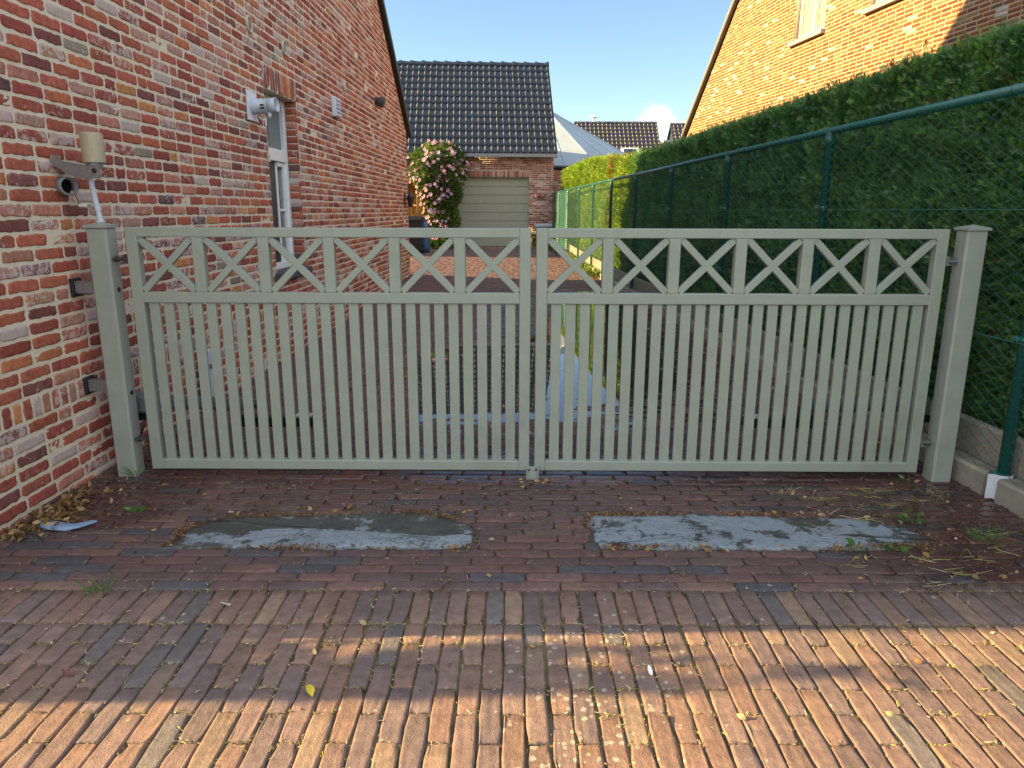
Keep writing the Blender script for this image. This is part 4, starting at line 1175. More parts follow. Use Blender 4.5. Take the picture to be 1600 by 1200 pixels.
# sectional door
q = MB(); m = MB(); nP = 8; ph = (DO[3] - 0.17) / nP
for k in range(nP):
    z0 = 0.17 + k * ph
    q.box(DO[0] + 0.02, DO[1] - 0.0, GYF + 0.14, GYF + 0.18, z0 + 0.004, z0 + ph - 0.004, 0.006)
gadd(m, q); dr = m.build('garage_door', M['door'], ga)
q = MB(); m = MB(); q.box(DO[0], DO[1], GYF + 0.182, GYF + 0.20, 0.1, DO[3]); gadd(m, q); m.build('door_back', M['screen'], dr)
q = MB(); m = MB(); q.box(DO[0] + 0.02, DO[1], GYF + 0.13, GYF + 0.185, 0.125, 0.172, 0.004); gadd(m, q); m.build('rubber_seal', M['black'], dr)
# open bay: ochre back wall, posts, shelf
q = MB(); m = MB(); q.box(OP[0] - 0.2, OP[1] + 0.2, GYF + 1.6, GYF + 1.7, 0, 2.8); q.box(OP[1] + 0.02, OP[1] + 0.1, GYF + 0.3, GYF + 1.6, 0, 2.8); gadd(m, q); m.build('bay_wall', M['ochre'], ga)
q = MB(); m = MB(); q.box(OP[0], OP[1] + 0.4, GYF + 0.3, GYF + 1.6, 2.56, 2.62); gadd(m, q); m.build('bay_ceiling', M['wood'], ga)
# roof
RE, RR = (24.50, 3.16), (27.85, 6.40)
rt = tiles('roof', M['tile'], ga, -6.6, GX + 0.06, RE, RR, 0.204, 13, GROT, (GX, GYF))
q = MB(); m = MB()
roof_slab(q, -6.6, GX + 0.05, (RE[0], RE[1] - 0.11), (RR[0], RR[1] - 0.11), 0.06); roof_slab(q, -6.6, GX + 0.05, (31.4, 3.0), (RR[0] + .01, RR[1] - 0.06), 0.06); gadd(m, q); m.build('roof_deck', M['dark'], rt)
q = MB(); m = MB()
nrid = 20; xw_ = (GX + 0.08 + 6.6) / nrid
for k in range(nrid):
    xa = -6.6 + k * xw_
    q.tube([(xa, RR[0], RR[1] + 0.0), (xa + xw_ * 0.86, RR[0], RR[1] + 0.0), (xa + xw_ * 0.87, RR[0], RR[1] + 0.005), (xa + xw_ + 0.01, RR[0], RR[1] + 0.005)], [0.105, 0.095, 0.125, 0.125], 14)
gadd(m, q); m.build('ridge_tiles', M['tile'], rt)
q = MB(); m = MB()
n = 10
prof = [(24.5 + 0.075 * math.cos(a), 3.12 + 0.085 * math.sin(a)) for a in np.linspace(math.pi, 2 * math.pi, n)]
prof = [(24.425, 3.135), (24.425, 3.035), (24.435, 3.025), (24.56, 3.025), (24.57, 3.135)]
q.prism([(-6.6, y_, z_) for y_, z_ in prof], (GX + 6.68, 0, 0))
for k in range(8): q.box(-6 + k, -5.985 + k, 24.418, 24.424, 3.03, 3.14)
gadd(m, q); m.build('gutter', M['zinc'], ga)
q = MB(); m = MB(); q.prism([(GX + 0.06, RE[0], RE[1] - 0.1), (GX + 0.06, RR[0], RR[1] - 0.1), (GX + 0.06, RR[0], RR[1] + 0.05), (GX + 0.06, RE[0], RE[1] + 0.05)], (0.022, 0, 0)); gadd(m, q); m.build('verge_board', M['dark'], rt)

# ornament on the pier
t = thing('wall_ornament', 'small reddish dried-flower ornament hanging on the garage brick pier', 'ornament', (0.94, 24.72, 1.72))
q = MB()
oc = Vector(grot((0.95, 24.77, 1.78)))
for k in range(46):
    f_ = k / 45; a = 2.2 * math.pi * f_
    base = oc + Vector((-0.11 + 0.24 * f_, -0.02, 0.05 * math.sin(a) + 0.09 * f_ - 0.02))
    d_ = Vector((U(-1, 1), U(-0.7, 0), U(-1, 1))).normalized() * U(0.03, 0.07)
    q.tube([base, base + d_ * 0.6, base + d_], [0.006, 0.014, 0.002], 5)
q.build('dried_flowers', M['rust'], t)
q = MB(); q.tube([oc + Vector((-0.12, 0.0, 0.02)), oc + Vector((0, 0, 0.12)), oc + Vector((0.13, 0, 0.10))], 0.006, 6); q.build('wire_hanger', M['bolt'], t)
# cabinet by the pier
t = thing('storage_cabinet', 'pale grey cabinet with an overhanging top standing against the garage pier', 'cabinet', (1.0, 24.3, 0.15))
q = MB(); m = MB(); q.box(0.76, 1.27, 24.30, 24.66, 0.2, 0.84, 0.006); gadd(m, q); m.build('body', M['pvc'], t)
q = MB(); m = MB(); q.box(0.715, 1.315, 24.24, 24.70, 0.84, 0.925, 0.008); gadd(m, q); m.build('cabinet_top', M['pvc'], t)
q = MB(); m = MB(); q.box(0.79, 1.005, 24.288, 24.30, 0.25, 0.80, 0.003); q.box(1.025, 1.24, 24.288, 24.30, 0.25, 0.80, 0.003); gadd(m, q); m.build('door', M['zinc'], t)
q = MB(); m = MB()
for xx in (0.8, 1.23):
    for yy in (24.34, 24.62): q.box(xx - .02, xx + .02, yy - .02, yy + .02, 0.12, 0.2)
gadd(m, q); m.build('foot', M['bolt'], t)

# unseen low shed, added behind the left house to shade the garage paving
t = thing('shade_shed', 'added low shed hidden behind the left house, casting shade on the paved yard', 'shed', (-6.6, 21.3, 0.1))
q = MB(); q.box(-7.8, -5.4, 19.5, 23.1, 0.0, 2.35, 0.01); q.build('wall', M['bark'], t)
q = MB(); q.prism([(-8.0, 19.35, 2.34), (-5.25, 19.35, 2.62), (-5.25, 19.35, 2.72), (-8.0, 19.35, 2.44)], (0, 3.9, 0)); q.build('roof', M['zinc'], t)
q = MB(); q.box(-5.398, -5.36, 20.4, 21.4, 0.1, 2.05, 0.005); q.build('door', M['wood'], t)
# items in the open bay
t = thing('timber_plank', 'tall yellow timber plank leaning in the open bay behind the house corner', 'plank', (-3.2, 24.9, 0.15))
q = MB(); q.box(-0.055, 0.055, -0.02, 0.02, 0, 1.72, 0.003, None, Matrix.Translation((-3.22, 24.75, 0.15)) @ Matrix.Rotation(math.radians(3), 4, 'Y') @ Matrix.Rotation(math.radians(-4), 4, 'X')); q.build('plank', M['wood'], t)
t = thing('shelf_rack', 'dark timber shelf rack with clutter in the open bay left of the flowering shrub', 'shelf', (-3.0, 25.4, 0.15))
q = MB()
for xx in (-3.42, -2.7): q.box(xx, xx + 0.05, 25.2, 25.25, 0.1, 1.85)
q.build('upright', M['bark'], t)
for z in (0.6, 1.05, 1.5):
    q = MB(); q.box(-3.45, -2.62, 25.12, 25.5, z, z + 0.03); q.build('shelf_board', M['wood'], t)
q = MB()
for k in range(9):
    xx = U(-3.4, -2.75); z = random.choice((0.63, 1.08, 1.53)); w = U(0.05, 0.11); q.box(xx, xx + w, 25.16, 25.3, z, z + U(0.08, 0.28), 0.008)
q.build('stored_boxes', M['rust'], t)
# wheelie bin with a blue bag
t = thing('wheelie_bin', 'black wheelie bin with a red mark standing behind the far corner of the left house', 'bin', (-2.78, 20.8, 0.14))
q = MB(); b0 = Vector((-2.80, 20.8, 0.14))
q.add([tuple(b0 + Vector(p)) for p in ((-0.2, -0.2, 0.06), (0.2, -0.2, 0.06), (0.2, 0.22, 0.06), (-0.2, 0.22, 0.06), (-0.28, -0.3, 0.95), (0.28, -0.3, 0.95), (0.28, 0.3, 0.95), (-0.28, 0.3, 0.95))], [(0, 3, 2, 1), (4, 5, 6, 7), (0, 1, 5, 4), (1, 2, 6, 5), (2, 3, 7, 6), (3, 0, 4, 7)])
q.box(b0.x - 0.295, b0.x + 0.295, b0.y - 0.315, b0.y + 0.31, b0.z + 0.90, b0.z + 0.95, 0.01); q.build('body', M['black'], t)
q = MB(); q.prism([(b0.x - 0.3, b0.y - 0.33, b0.z + 0.952), (b0.x - 0.3, b0.y + 0.31, b0.z + 0.952), (b0.x - 0.3, b0.y + 0.30, b0.z + 1.03), (b0.x - 0.3, b0.y, b0.z + 1.05), (b0.x - 0.3, b0.y - 0.32, b0.z + 0.99)], (0.6, 0, 0)); q.build('lid', M['black'], t)
for sx in (-0.23, 0.23):
    q = MB(); q.tube([(b0.x + sx - 0.03, b0.y + 0.2, b0.z + 0.1), (b0.x + sx + 0.03, b0.y + 0.2, b0.z + 0.1)], 0.1, 18); q.build('wheel', M['black'], t)
q = MB(); q.box(b0.x + 0.02, b0.x + 0.13, b0.y - 0.275, b0.y - 0.262, b0.z + 0.50, b0.z + 0.58); q.build('red_label', M['rust'], t)
t = thing('garden_bag', 'blue sagging garden bag beside the black wheelie bin', 'bag', (-2.45, 21.2, 0.14))
q = MB(); q.smooth = True
rs = [0.10, 0.13, 0.14, 0.13, 0.12, 0.10, 0.07]
q.tube([(-2.52 + U(-.01, .01), 21.3, 0.14 + i * 0.15) for i in range(7)], rs, 16); q.build('bag', M['bluebag'], t)

# ================================================================== FLOWERING SHRUB
t = thing('flowering_shrub', 'tall bushy shrub covered in pink flowers, left of the garage door', 'shrub', (-2.35, 23.85, 0.15))
r = np.random.default_rng(21)
def shrub_pts(n):
    out = []
    while len(out) < n:
        z = r.uniform(0.25, 3.25)
        tz = (z - 0.2) / 3.1
        R = 0.50 + 0.46 * float(sm(0.30, 0.72, tz))
        if tz > 0.86: R *= max(0.25, 1 - (tz - 0.86) * 5.0)
        a = r.uniform(0, 2 * math.pi); rr = R * r.uniform(0.45, 1.0) ** 0.6 * (1 + 0.22 * math.sin(3 * a + z * 4) * math.sin(5.3 * z + a))
        cx = -2.28 + 0.04 * math.sin(z * 2) - 0.02 * z
        out.append((cx + rr * math.cos(a), 23.85 + rr * math.sin(a) * 0.8, 0.15 + z, math.cos(a), math.sin(a)))
    return np.array(out)
S_ = shrub_pts(15000)
P = S_[:, :3]; Nn = np.stack([S_[:, 3] + r.normal(0, .5, len(P)), S_[:, 4] + r.normal(0, .5, len(P)), 0.3 + r.normal(0, .5, len(P))], 1)
k = np.clip(0.45 + 0.5 * vnoise(P, 3.2, 31) + r.normal(0, .2, len(P)), 0, 1)[:, None]
cc = (1 - k) * np.array([[0.022, 0.055, 0.016]]) + k * np.array([[0.15, 0.22, 0.06]])
TL = [(np.array([(0, 0, 0), (0.28, 0.45, 0.05), (0, 1, -0.1), (-0.28, 0.45, 0.05)]), np.array([(0, 1, 2, 3)])), (np.array([(0, 0, 0), (0.34, 0.4, -0.06), (0.05, 0.95, 0.1), (-0.3, 0.5, 0.0)]), np.array([(0, 1, 2, 3)]))]
Vv, Ff, Cc = scatter(TL, P, Nn, r.uniform(0.06, 0.115, len(P)), cc, 33)
np_obj('foliage', Vv, Ff, M['leaf2'], t, Cc)
# feathery shoots on top
tip = shrub_pts(4000); tip = tip[tip[:, 2] > 3.05][:140]
q = MB()
for j in range(26):
    a = r.uniform(0, 6.28); rr = r.uniform(0.05, 0.3)
    z0 = 0.2; p1 = Vector((-2.3 + rr * 0.5 * math.cos(a), 23.85 + rr * 0.4 * math.sin(a), z0 + 0.9)); p2 = Vector((-2.3 + rr * 2.6 * math.cos(a), 23.85 + rr * 2 * math.sin(a), r.uniform(2.3, 3.55)))
    q.tube([(-2.3 + rr * .2 * math.cos(a), 23.95 + rr * .2 * math.sin(a), 0.1), p1, p2], [0.014, 0.009, 0.003], 5)
q.build('stem', M['bark'], t)
fl = MB()
for k in range(5):
    a = 2 * math.pi * k / 5; da = 0.55
    vs = [(0, 0, 0)] + [(0.058 * l * math.cos(a + o), 0.058 * l * math.sin(a + o), 0.022 * l + 0.006 * (i % 2)) for i, (o, l) in enumerate(((-da, 0.7), (-da * .6, 1.0), (0, 1.08), (da * .6, 1.0), (da, 0.7)))]
    fl.add(vs, [(0, 1, 2), (0, 2, 3), (0, 3, 4), (0, 4, 5)], (0.62, 0.26, 0.50, 1))
fl.add([(0.012 * math.cos(a), 0.012 * math.sin(a), 0.004) for a in (0, 2.1, 4.2)] + [(0, 0, 0.04)], [(0, 1, 3), (1, 2, 3), (2, 0, 3)], (0.6, 0.5, 0.3, 1))
me = bpy.data.meshes.new('flower'); me.from_pydata(fl.v, [], fl.f); me.update()
me2 = None
def flower_mesh(col):
    m2 = me.copy(); ca = m2.attributes.new('Col', 'FLOAT_COLOR', 'POINT')
    ca.data.foreach_set('color', np.array([c if i < 30 else (0.55, 0.45, 0.2, 1) for i, c in enumerate([col] * len(m2.vertices))], dtype=np.float32).ravel())
    m2.materials.append(M['petal']); return m2
FM = [flower_mesh((0.72, 0.34, 0.58, 1)), flower_mesh((0.78, 0.48, 0.68, 1)), flower_mesh((0.62, 0.40, 0.68, 1))]
cand = shrub_pts(1100)
cand = cand[cand[:, 4] < -0.15]
wgt = [c for c in cand if (c[2] > 2.3 or c[3] < 0.3 or random.random() < 0.3)]
for c in wgt[:98]:
    o = bpy.data.objects.new('flower', random.choice(FM)); link(o); o.parent = t
    d_ = Vector((c[3] + U(-.4, .4), c[4] - 0.35 + U(-.3, .2), U(-0.1, 0.7))).normalized()
    o.location = Vector((c[0], c[1], c[2])) + d_ * 0.12 - t.location
    o.rotation_euler = d_.to_track_quat('Z', 'Y').to_euler(); s_ = U(0.8, 1.2); o.scale = (s_, s_, s_)
q = MB(); extra = shrub_pts(900); extra = [c for c in extra if c[4] < 0.2 and (c[2] > 2.2 or c[3] < 0.45)][:150]
for c in extra:
    d_ = Vector((c[3] + U(-.5, .4), c[4] - 0.3 + U(-.3, .3), U(-0.2, 0.8))).normalized(); k = U(0.6, 1.0)
    Mx = Matrix.Translation(Vector((c[0], c[1], c[2])) + d_ * 0.08) @ d_.to_track_quat('Z', 'Y').to_matrix().to_4x4() @ Matrix.Scale(k, 4)
    q.add([tuple(Mx @ Vector(v)) for v in fl.v], fl.f, random.choice(((0.72, 0.34, 0.58, 1), (0.78, 0.48, 0.68, 1), (0.62, 0.40, 0.68, 1))))
tag(q.build('small_flowers', M['petal'], t), kind='stuff')
# lime green plants at its foot
r = np.random.default_rng(44); n = 1500
P = np.stack([r.uniform(-2.95, -1.45, n), 23.2 + r.normal(0, .14, n), 0.17 + r.random(n) * 0.24], 1)
Vv, Ff, Cc = scatter(TL, P, np.stack([r.normal(0, .6, n), r.normal(-.3, .5, n), np.full(n, 0.8)], 1), r.uniform(0.06, 0.11, n), np.array([[0.13, 0.20, 0.03]]) * r.uniform(.6, 1.3, (n, 1)), 45)
tag(np_obj('ground_cover', Vv, Ff, M['leaf2'], None, Cc), 'low lime green plants in front of the flowering shrub', 'plants', None, 'stuff')
P = np.stack([r.uniform(0.62, 0.78, 160), 24.0 + r.normal(0, .05, 160), 0.17 + r.random(160) * 0.42], 1)
Vv, Ff, Cc = scatter(TL, P, np.stack([r.normal(0, .5, 160), r.normal(-.3, .5, 160), np.full(160, 0.9)], 1), r.uniform(0.05, 0.10, 160), np.array([[0.22, 0.22, 0.03]]) * r.uniform(.6, 1.3, (160, 1)), 46)
tag(np_obj('potted_plant', Vv, Ff, M['leaf2'], None, Cc), 'small yellow-green plant beside the pale cabinet at the garage', 'plant')
# grass growing on the kerb strip further back
n = 2600; y = r.uniform(14.5, 23.5, n); P = np.stack([fencex(y) + r.uniform(-0.28, -0.03, n), y, zg(fencex(y) - .2, y) + 0.02 + r.random(n) * 0.07], 1)
Vv, Ff, Cc = scatter(TL, P, np.stack([r.normal(0, .4, n), r.normal(0, .4, n), np.full(n, 1.0)], 1), r.uniform(0.05, 0.12, n), np.array([[0.11, 0.16, 0.03]]) * r.uniform(.5, 1.4, (n, 1)), 47)
tag(np_obj('verge_grass', Vv, Ff, M['leaf2'], None, Cc), 'tufts of grass growing along the far end of the kerb', 'grass', None, 'stuff')

# ================================================================== RIGHT HOUSE
R_A, R_B = 7.8, -0.129
RN = Vector((-1, R_B, 0)).normalized()
def RP(s, z, d=0.0): return Vector((R_A + R_B * s + d * RN.x, s + d * RN.y, z))
def rmap(a, b, d): return np.stack([R_A + R_B * a + d * RN.x, a + d * RN.y, b], 1)
rh = thing('brick_house', 'orange brick house with steep gable and cream upstairs windows, behind the right hedge', 'house', (8, 15, 0))
def rtop(s): return 3.50 + 0.92 * min(21.80 - s, s - 7.2)
RW1 = (14.86, 16.02, 4.71, 6.25); RW2 = (12.55, 13.46, 4.71, 6.25)
rb_ = wall_bricks(7.2, 21.8, rtop, 1.49, [RW1, RW2], PAL_R, 0.021, 0.0225, zmax=7.6, washprob=0.06)
V, F, C = brick_cells(rb_, rmap, lambda a, b: False, 2, 1, 0.003, 0.014)
rw = np_obj('wall', V, F[:, ::-1], M['brick_r'], rh, C)
m = MB(); d = -0.005
def rq(s0, s1, z0, z1): m.add([tuple(RP(s1, z0, d)), tuple(RP(s0, z0, d)), tuple(RP(s0, z1, d)), tuple(RP(s1, z1, d))], [(0, 1, 2, 3)])
zt_ = 6.25
rq(7.2, 21.8, 0, 3.5)
def ysl(z): return 21.80 - (z - 3.5) / 0.92
# upper part cut round the windows
cols = [7.2, RW2[0], RW2[1], RW1[0], RW1[1], 21.8]
m.add([tuple(p) for p in (RP(RW1[1], 3.5, d), RP(RW1[1], rtop(RW1[1]), d), RP(21.8, 3.5, d))], [(0, 1, 2)])
m.add([tuple(p) for p in (RP(RW2[1], 3.5, d), RP(RW2[1], rtop(RW2[1]), d), RP(14.5, rtop(14.5), d), RP(RW1[0], rtop(RW1[0]), d), RP(RW1[0], 3.5, d))], [(0, 1, 2, 3, 4)])
m.add([tuple(p) for p in (RP(7.2, 3.5, d), RP(RW2[0], rtop(RW2[0]), d), RP(RW2[0], 3.5, d))], [(0, 1, 2)])
for Wd in (RW1, RW2):
    rq(Wd[0], Wd[1], 3.5, Wd[2]); m.add([tuple(p) for p in (RP(Wd[0], Wd[3], d), RP(Wd[0], rtop(Wd[0]), d), RP(Wd[1], rtop(Wd[1]), d), RP(Wd[1], Wd[3], d))], [(0, 1, 2, 3)])
m.build('mortar', M['mortar_r'], rw)
def rfr(mb, s0, s1, z0, z1, d0, d1, b=0.004):
    tmp = MB(); tmp.box(d0, d1, s0, s1, z0, z1, b)
    mb.add([tuple(RP(p[1], p[2], p[0])) for p in tmp.v], [f[::-1] for f in tmp.f])
for Wd in (RW1, RW2):
    D0 = -0.10
    q = MB(); fw = 0.06
    rfr(q, Wd[0], Wd[0] + fw, Wd[2], Wd[3], D0 - .06, D0); rfr(q, Wd[1] - fw, Wd[1], Wd[2], Wd[3], D0 - .06, D0)
    rfr(q, Wd[0] + fw, Wd[1] - fw, Wd[2], Wd[2] + 0.07, D0 - .06, D0 - .001); rfr(q, Wd[0] + fw, Wd[1] - fw, Wd[3] - fw, Wd[3], D0 - .06, D0 - .001)
    mid = (Wd[0] + Wd[1]) / 2
    rfr(q, mid - 0.06, mid + 0.06, Wd[2] + 0.07, Wd[3] - fw, D0 - .06, D0 + .012)
    wv = q.build('window', M['cream'], rh)
    q = MB()
    for (a, b_) in ((Wd[0] + fw, mid - .06), (mid + .06, Wd[1] - fw)):
        rfr(q, a, a + .035, Wd[2] + .07, Wd[3] - fw, D0 - .05, D0 - .012); rfr(q, b_ - .035, b_, Wd[2] + .07, Wd[3] - fw, D0 - .05, D0 - .012); rfr(q, a + .035, b_ - .035, Wd[2] + .07, Wd[2] + .11, D0 - .05, D0 - .013)
    q.build('sash', M['cream'], wv)
    q = MB()
    for (a, b_) in ((Wd[0] + fw + .035, mid - .095), (mid + .095, Wd[1] - fw - .035)):
        n = 24; pts = [(a + (b_ - a) * i / n, D0 - 0.042 + 0.006 * math.sin(i * 1.9)) for i in range(n + 1)]
        for i in range(n):
            (s0, d0), (s1, d1) = pts[i], pts[i + 1]
            q.add([tuple(RP(s1, Wd[2] + .11, d1)), tuple(RP(s0, Wd[2] + .11, d0)), tuple(RP(s0, Wd[3] - fw, d0)), tuple(RP(s1, Wd[3] - fw, d1))], [(0, 1, 2, 3)])
    q.build('curtain', M['curtain'], wv)
    q = MB()
    rfr(q, Wd[0] - 0.03, Wd[1] + 0.09, Wd[2] - 0.085, Wd[2] - 0.003, -0.11, 0.085, 0.006); q.build('sill', M['sill'], wv)
    q = MB(); rfr(q, Wd[1] + .002, Wd[1] + .06, Wd[2], Wd[3], -0.2, -0.012, 0); rfr(q, Wd[0] - .06, Wd[0] - .002, Wd[2], Wd[3], -0.2, -0.012, 0); q.build('reveal', M['brick_r'], rh)
# roof planes and verge
q = MB()
def rp2(s, z, x): return (R_A + R_B * s + x, s, z)
for (sa, sb) in ((21.95, 14.5), (7.05, 14.5)):
    za, zb = rtop(sa) + 0.02, rtop(14.5) + 0.02
    q.add([rp2(sa, za, 0.0), rp2(sb, zb, 0.0), rp2(sb, zb, 9), rp2(sa, za, 9), rp2(sa, za + .1, 0), rp2(sb, zb + .1, 0), rp2(sb, zb + .1, 9), rp2(sa, za + .1, 9)], [(0, 1, 2, 3), (7, 6, 5, 4), (0, 4, 5, 1), (1, 5, 6, 2), (2, 6, 7, 3), (3, 7, 4, 0)])
rr_ = q.build('roof', M['tile_far'], rh)
q = MB(); q2 = MB()
for (sa, sb) in ((21.98, 14.5), (7.02, 14.5)):
    za, zb = rtop(sa), rtop(14.5)
    q.prism([tuple(RP(sa, za + .03, 0.0)), tuple(RP(sb, zb + .03, 0.0)), tuple(RP(sb, zb + .15, 0.0)), tuple(RP(sa, za + .15, 0.0))], tuple(RN * 0.11))
    q2.prism([tuple(RP(sa, za - .03, 0.0)), tuple(RP(sb, zb - .03, 0.0)), tuple(RP(sb, zb + .03, 0.0)), tuple(RP(sa, za + .03, 0.0))], tuple(RN * 0.06))  # dark strip stands in for the shade line under the verge trim
q.build('verge_trim', M['verge'], rr_); q2.build('verge_shadow_board', M['dark'], rr_)
q = MB()
def back(s, z, x): return tuple(Vector(RP(s, z)) + Vector((x, 0, 0)))
q.add([back(21.8, 0, 0.05), back(21.8, 0, 8), back(21.8, 3.5, 8), back(21.8, 3.5, 0.05)], [(0, 1, 2, 3)]); q.add([back(7.2, 0, 0.05), back(7.2, 0, 8), back(7.2, 3.5, 8), back(7.2, 3.5, 0.05)], [(3, 2, 1, 0)])
q.build('side_wall', M['brick_r'], rh)

# ================================================================== BACKGROUND BUILDINGS
t = thing('pavilion', 'round brick outbuilding with a pale blue-grey faceted cone roof, behind the garage', 'outbuilding', (1.45, 34, 0))
cx, cy, R_, ze, za = 1.42, 34.0, 4.95, 3.05, 5.75
q = MB(); ns = 8; ang = [math.radians(22.5 + 45 * k) for k in range(ns)]
P = [(cx + R_ * math.cos(a), cy + R_ * math.sin(a), ze) for a in ang]
for k in range(ns):
    a, b_ = P[k], P[(k + 1) % ns]
    q.add([a, b_, (cx, cy, za)], [(0, 1, 2)])
q.add(P, [tuple(range(ns))[::-1]])
rf_ = q.build('roof', M['pav'], t)
q = MB()
for k in range(ns):
    q.tube([P[k], (cx, cy, za + 0.02)], 0.035, 6)
    a = Vector(P[k]); b_ = Vector(P[(k + 1) % ns])
    for f_ in (1 / 3, 2 / 3): q.tube([a + (b_ - a) * f_ + Vector((0, 0, 0.01)), Vector((cx, cy, za + 0.01))], 0.012, 4)
q.build('roof_seam', M['pav'], rf_)
q = MB(); q.tube([(cx, cy, za - 0.1), (cx, cy, za + 0.12), (cx, cy, za + 0.16)], [0.25, 0.22, 0.05], 10); q.build('roof_cap', M['dark'], rf_)
q = MB(); P2 = [(cx + (R_ + .05) * math.cos(a), cy + (R_ + .05) * math.sin(a)) for a in ang]
for k in range(ns): q.tube([(P2[k][0], P2[k][1], ze - .05), (P2[(k + 1) % ns][0], P2[(k + 1) % ns][1], ze - .05)], 0.07, 6)
q.build('gutter', M['dark'], t)
q = MB(); 
for k in range(ns):
    a = ang[k]; b_ = ang[(k + 1) % ns]; r2 = R_ - 0.35
    q.add([(cx + r2 * math.cos(a), cy + r2 * math.sin(a), 0), (cx + r2 * math.cos(b_), cy + r2 * math.sin(b_), 0), (cx + r2 * math.cos(b_), cy + r2 * math.sin(b_), ze), (cx + r2 * math.cos(a), cy + r2 * math.sin(a), ze)], [(0, 1, 2, 3)])
q.build('wall', M['bark'], t)
# low brick garden wall between garage and hedge
t = thing('garden_wall', 'short brick wall between the garage and the far end of the hedge', 'wall', (1.75, 26.5, 0))
gb2 = wall_bricks(1.38, 2.25, lambda s: 2.75, 0.05, [], PAL_G, 0.012, 0.014, zmax=2.7)
V, F, C = brick_cells(gb2, lambda a, b, d_: np.stack([a, np.full_like(a, 26.6) - d_, b], 1), lambda a, b: False, 2, 1, .002, .012); np_obj('brickwork', V, F, M['brick_r'], t, C)
q = MB(); q.box(1.38, 2.25, 26.608, 26.85, 0, 2.72); q.build('mortar', M['mortar_r'], t)

def far_house(x0, x1, ye, ze_, yr, zr, label, extra):
    t = thing('far_house', label, 'house', ((x0 + x1) / 2, ye + 1, 0), 'dark-roofed houses in the distance')
    rt_ = tiles('roof', M['tile_far'], t, x0, x1, (ye, ze_), (yr, zr), 0.26, 14, 0, (0, 0), 0.06)
    q = MB(); roof_slab(q, x0, x1, (ye, ze_ - .1), (yr, zr - .1), 0.06); roof_slab(q, x0, x1, (2 * yr - ye, ze_ - .1), (yr + .01, zr - .06), 0.06); q.build('roof_deck', M['dark'], rt_)
    q = MB(); n = int((x1 - x0) / 0.35)
    for k in range(n):
        xa = x0 + (x1 - x0) * k / n; q.tube([(xa, yr, zr), (xa + (x1 - x0) / n * .85, yr, zr), (xa + (x1 - x0) / n, yr, zr + .01)], [0.11, 0.1, 0.13], 8)
    q.build('ridge_tiles', M['tile_far'], rt_)
    q = MB()
    q.prism([(x0 + .1, ye + .3, 0), (x0 + .1, 2 * yr - ye - .3, 0), (x0 + .1, 2 * yr - ye - .3, ze_ - .05), (x0 + .1, yr, zr - .3), (x0 + .1, ye + .3, ze_ - .05)], (x1 - x0 - .2, 0, 0)); q.build('wall', M['cream'], t)
    return t, rt_
t, rt_ = far_house(3.86, 9.05, 44.6, 3.3, 48, 6.7, 'distant house with a wide dark tiled roof, a roof window and a small flue', 0)
q = MB(); q.box(-0.55, 0.5, -0.08, 0.09, -0.6, 0.45, 0.02, None, Matrix.Translation((7.15, 45.9, 4.72)) @ Matrix.Rotation(math.radians(-45), 4, 'X')); rwi = q.build('roof_window', M['white'], rt_)
q = MB(); q.box(-0.42, 0.38, -0.095, -0.085, -0.48, 0.33, 0, None, Matrix.Translation((7.15, 45.9, 4.72)) @ Matrix.Rotation(math.radians(-45), 4, 'X')); q.build('pane', M['glass'], rwi)
q = MB(); q.tube([(5.1, 48, 6.6), (5.1, 48, 7.02)], 0.07, 10); q.tube([(5.1, 48, 7.02), (5.1, 48, 7.04), (5.1, 48, 7.1), (5.1, 48, 7.14)], [0.08, 0.22, 0.2, 0.05], 10); q.build('flue', M['pvcw'], rt_)
t, rt_ = far_house(9.9, 14.5, 44.6, 3.3, 48, 6.62, 'distant smaller dark roof with a pale gable, partly hidden by the right house', 0)
# glazed link between the two far houses
t = thing('glass_link', 'narrow glazed link with a grey flat roof between the two distant houses', 'glass roof', (9.5, 46.5, 0))
q = MB(); q.box(9.08, 9.88, 45.8, 47.6, 5.35, 5.5, 0.02); q.build('flat_roof', M['zinc'], t)
q = MB(); q.box(9.12, 9.86, 46.0, 46.03, 3.4, 5.35); q.build('pane', M['pvc'], t)
q = MB()
for k in range(5):
    xx = 9.1 + k * 0.18; q.tube([(xx, 45.97, 3.4), (xx + (0.12 if k % 2 else -0.0), 45.97, 5.35)], 0.03, 5)
q.box(9.1, 9.88, 46.04, 47.5, 0, 3.4)
q.build('glazing_bar', M['zinc'], t)

# ================================================================== LITTER, WEEDS, SMALL ITEMS
r = np.random.default_rng(70)
def leaf_bits(n, xf, yf, zf, size, cols, seed, flat=0.5):
    rr = np.random.default_rng(seed)
    x_, y_ = xf(n), yf(n)
    P = np.stack([x_, y_, zg(x_, y_) + 0.004 + zf(n)], 1)
    N_ = np.stack([rr.normal(0, 1, n), rr.normal(0, 1, n), rr.normal(0, 0.28 * flat * 2, n)], 1)
    cc = np.array(cols)[rr.integers(0, len(cols), n)] * rr.uniform(0.7, 1.3, (n, 1))
    return P, N_, size(n), cc
TC = []
for sd in range(5):
    rr = np.random.default_rng(100 + sd)
    vs = []; 
    nA, nB = 4, 3
    for i in range(nA + 1):
        f_ = i / nA; w_ = 0.27 * math.sin(math.pi * min(1, f_ * 0.92 + 0.06)) * rr.uniform(.8, 1.2)
        for j in range(nB):
            o = (j - 1) * w_; vs.append((o, f_ + rr.normal(0, .02), 0.28 * abs(o) + 0.18 * math.sin(f_ * 3.1 + sd) + rr.normal(0, .03)))
    fs = [(i * nB + j, i * nB + j + 1, (i + 1) * nB + j + 1, (i + 1) * nB + j) for i in range(nA) for j in range(nB - 1)]
    TC.append((np.array(vs), np.array(fs)))
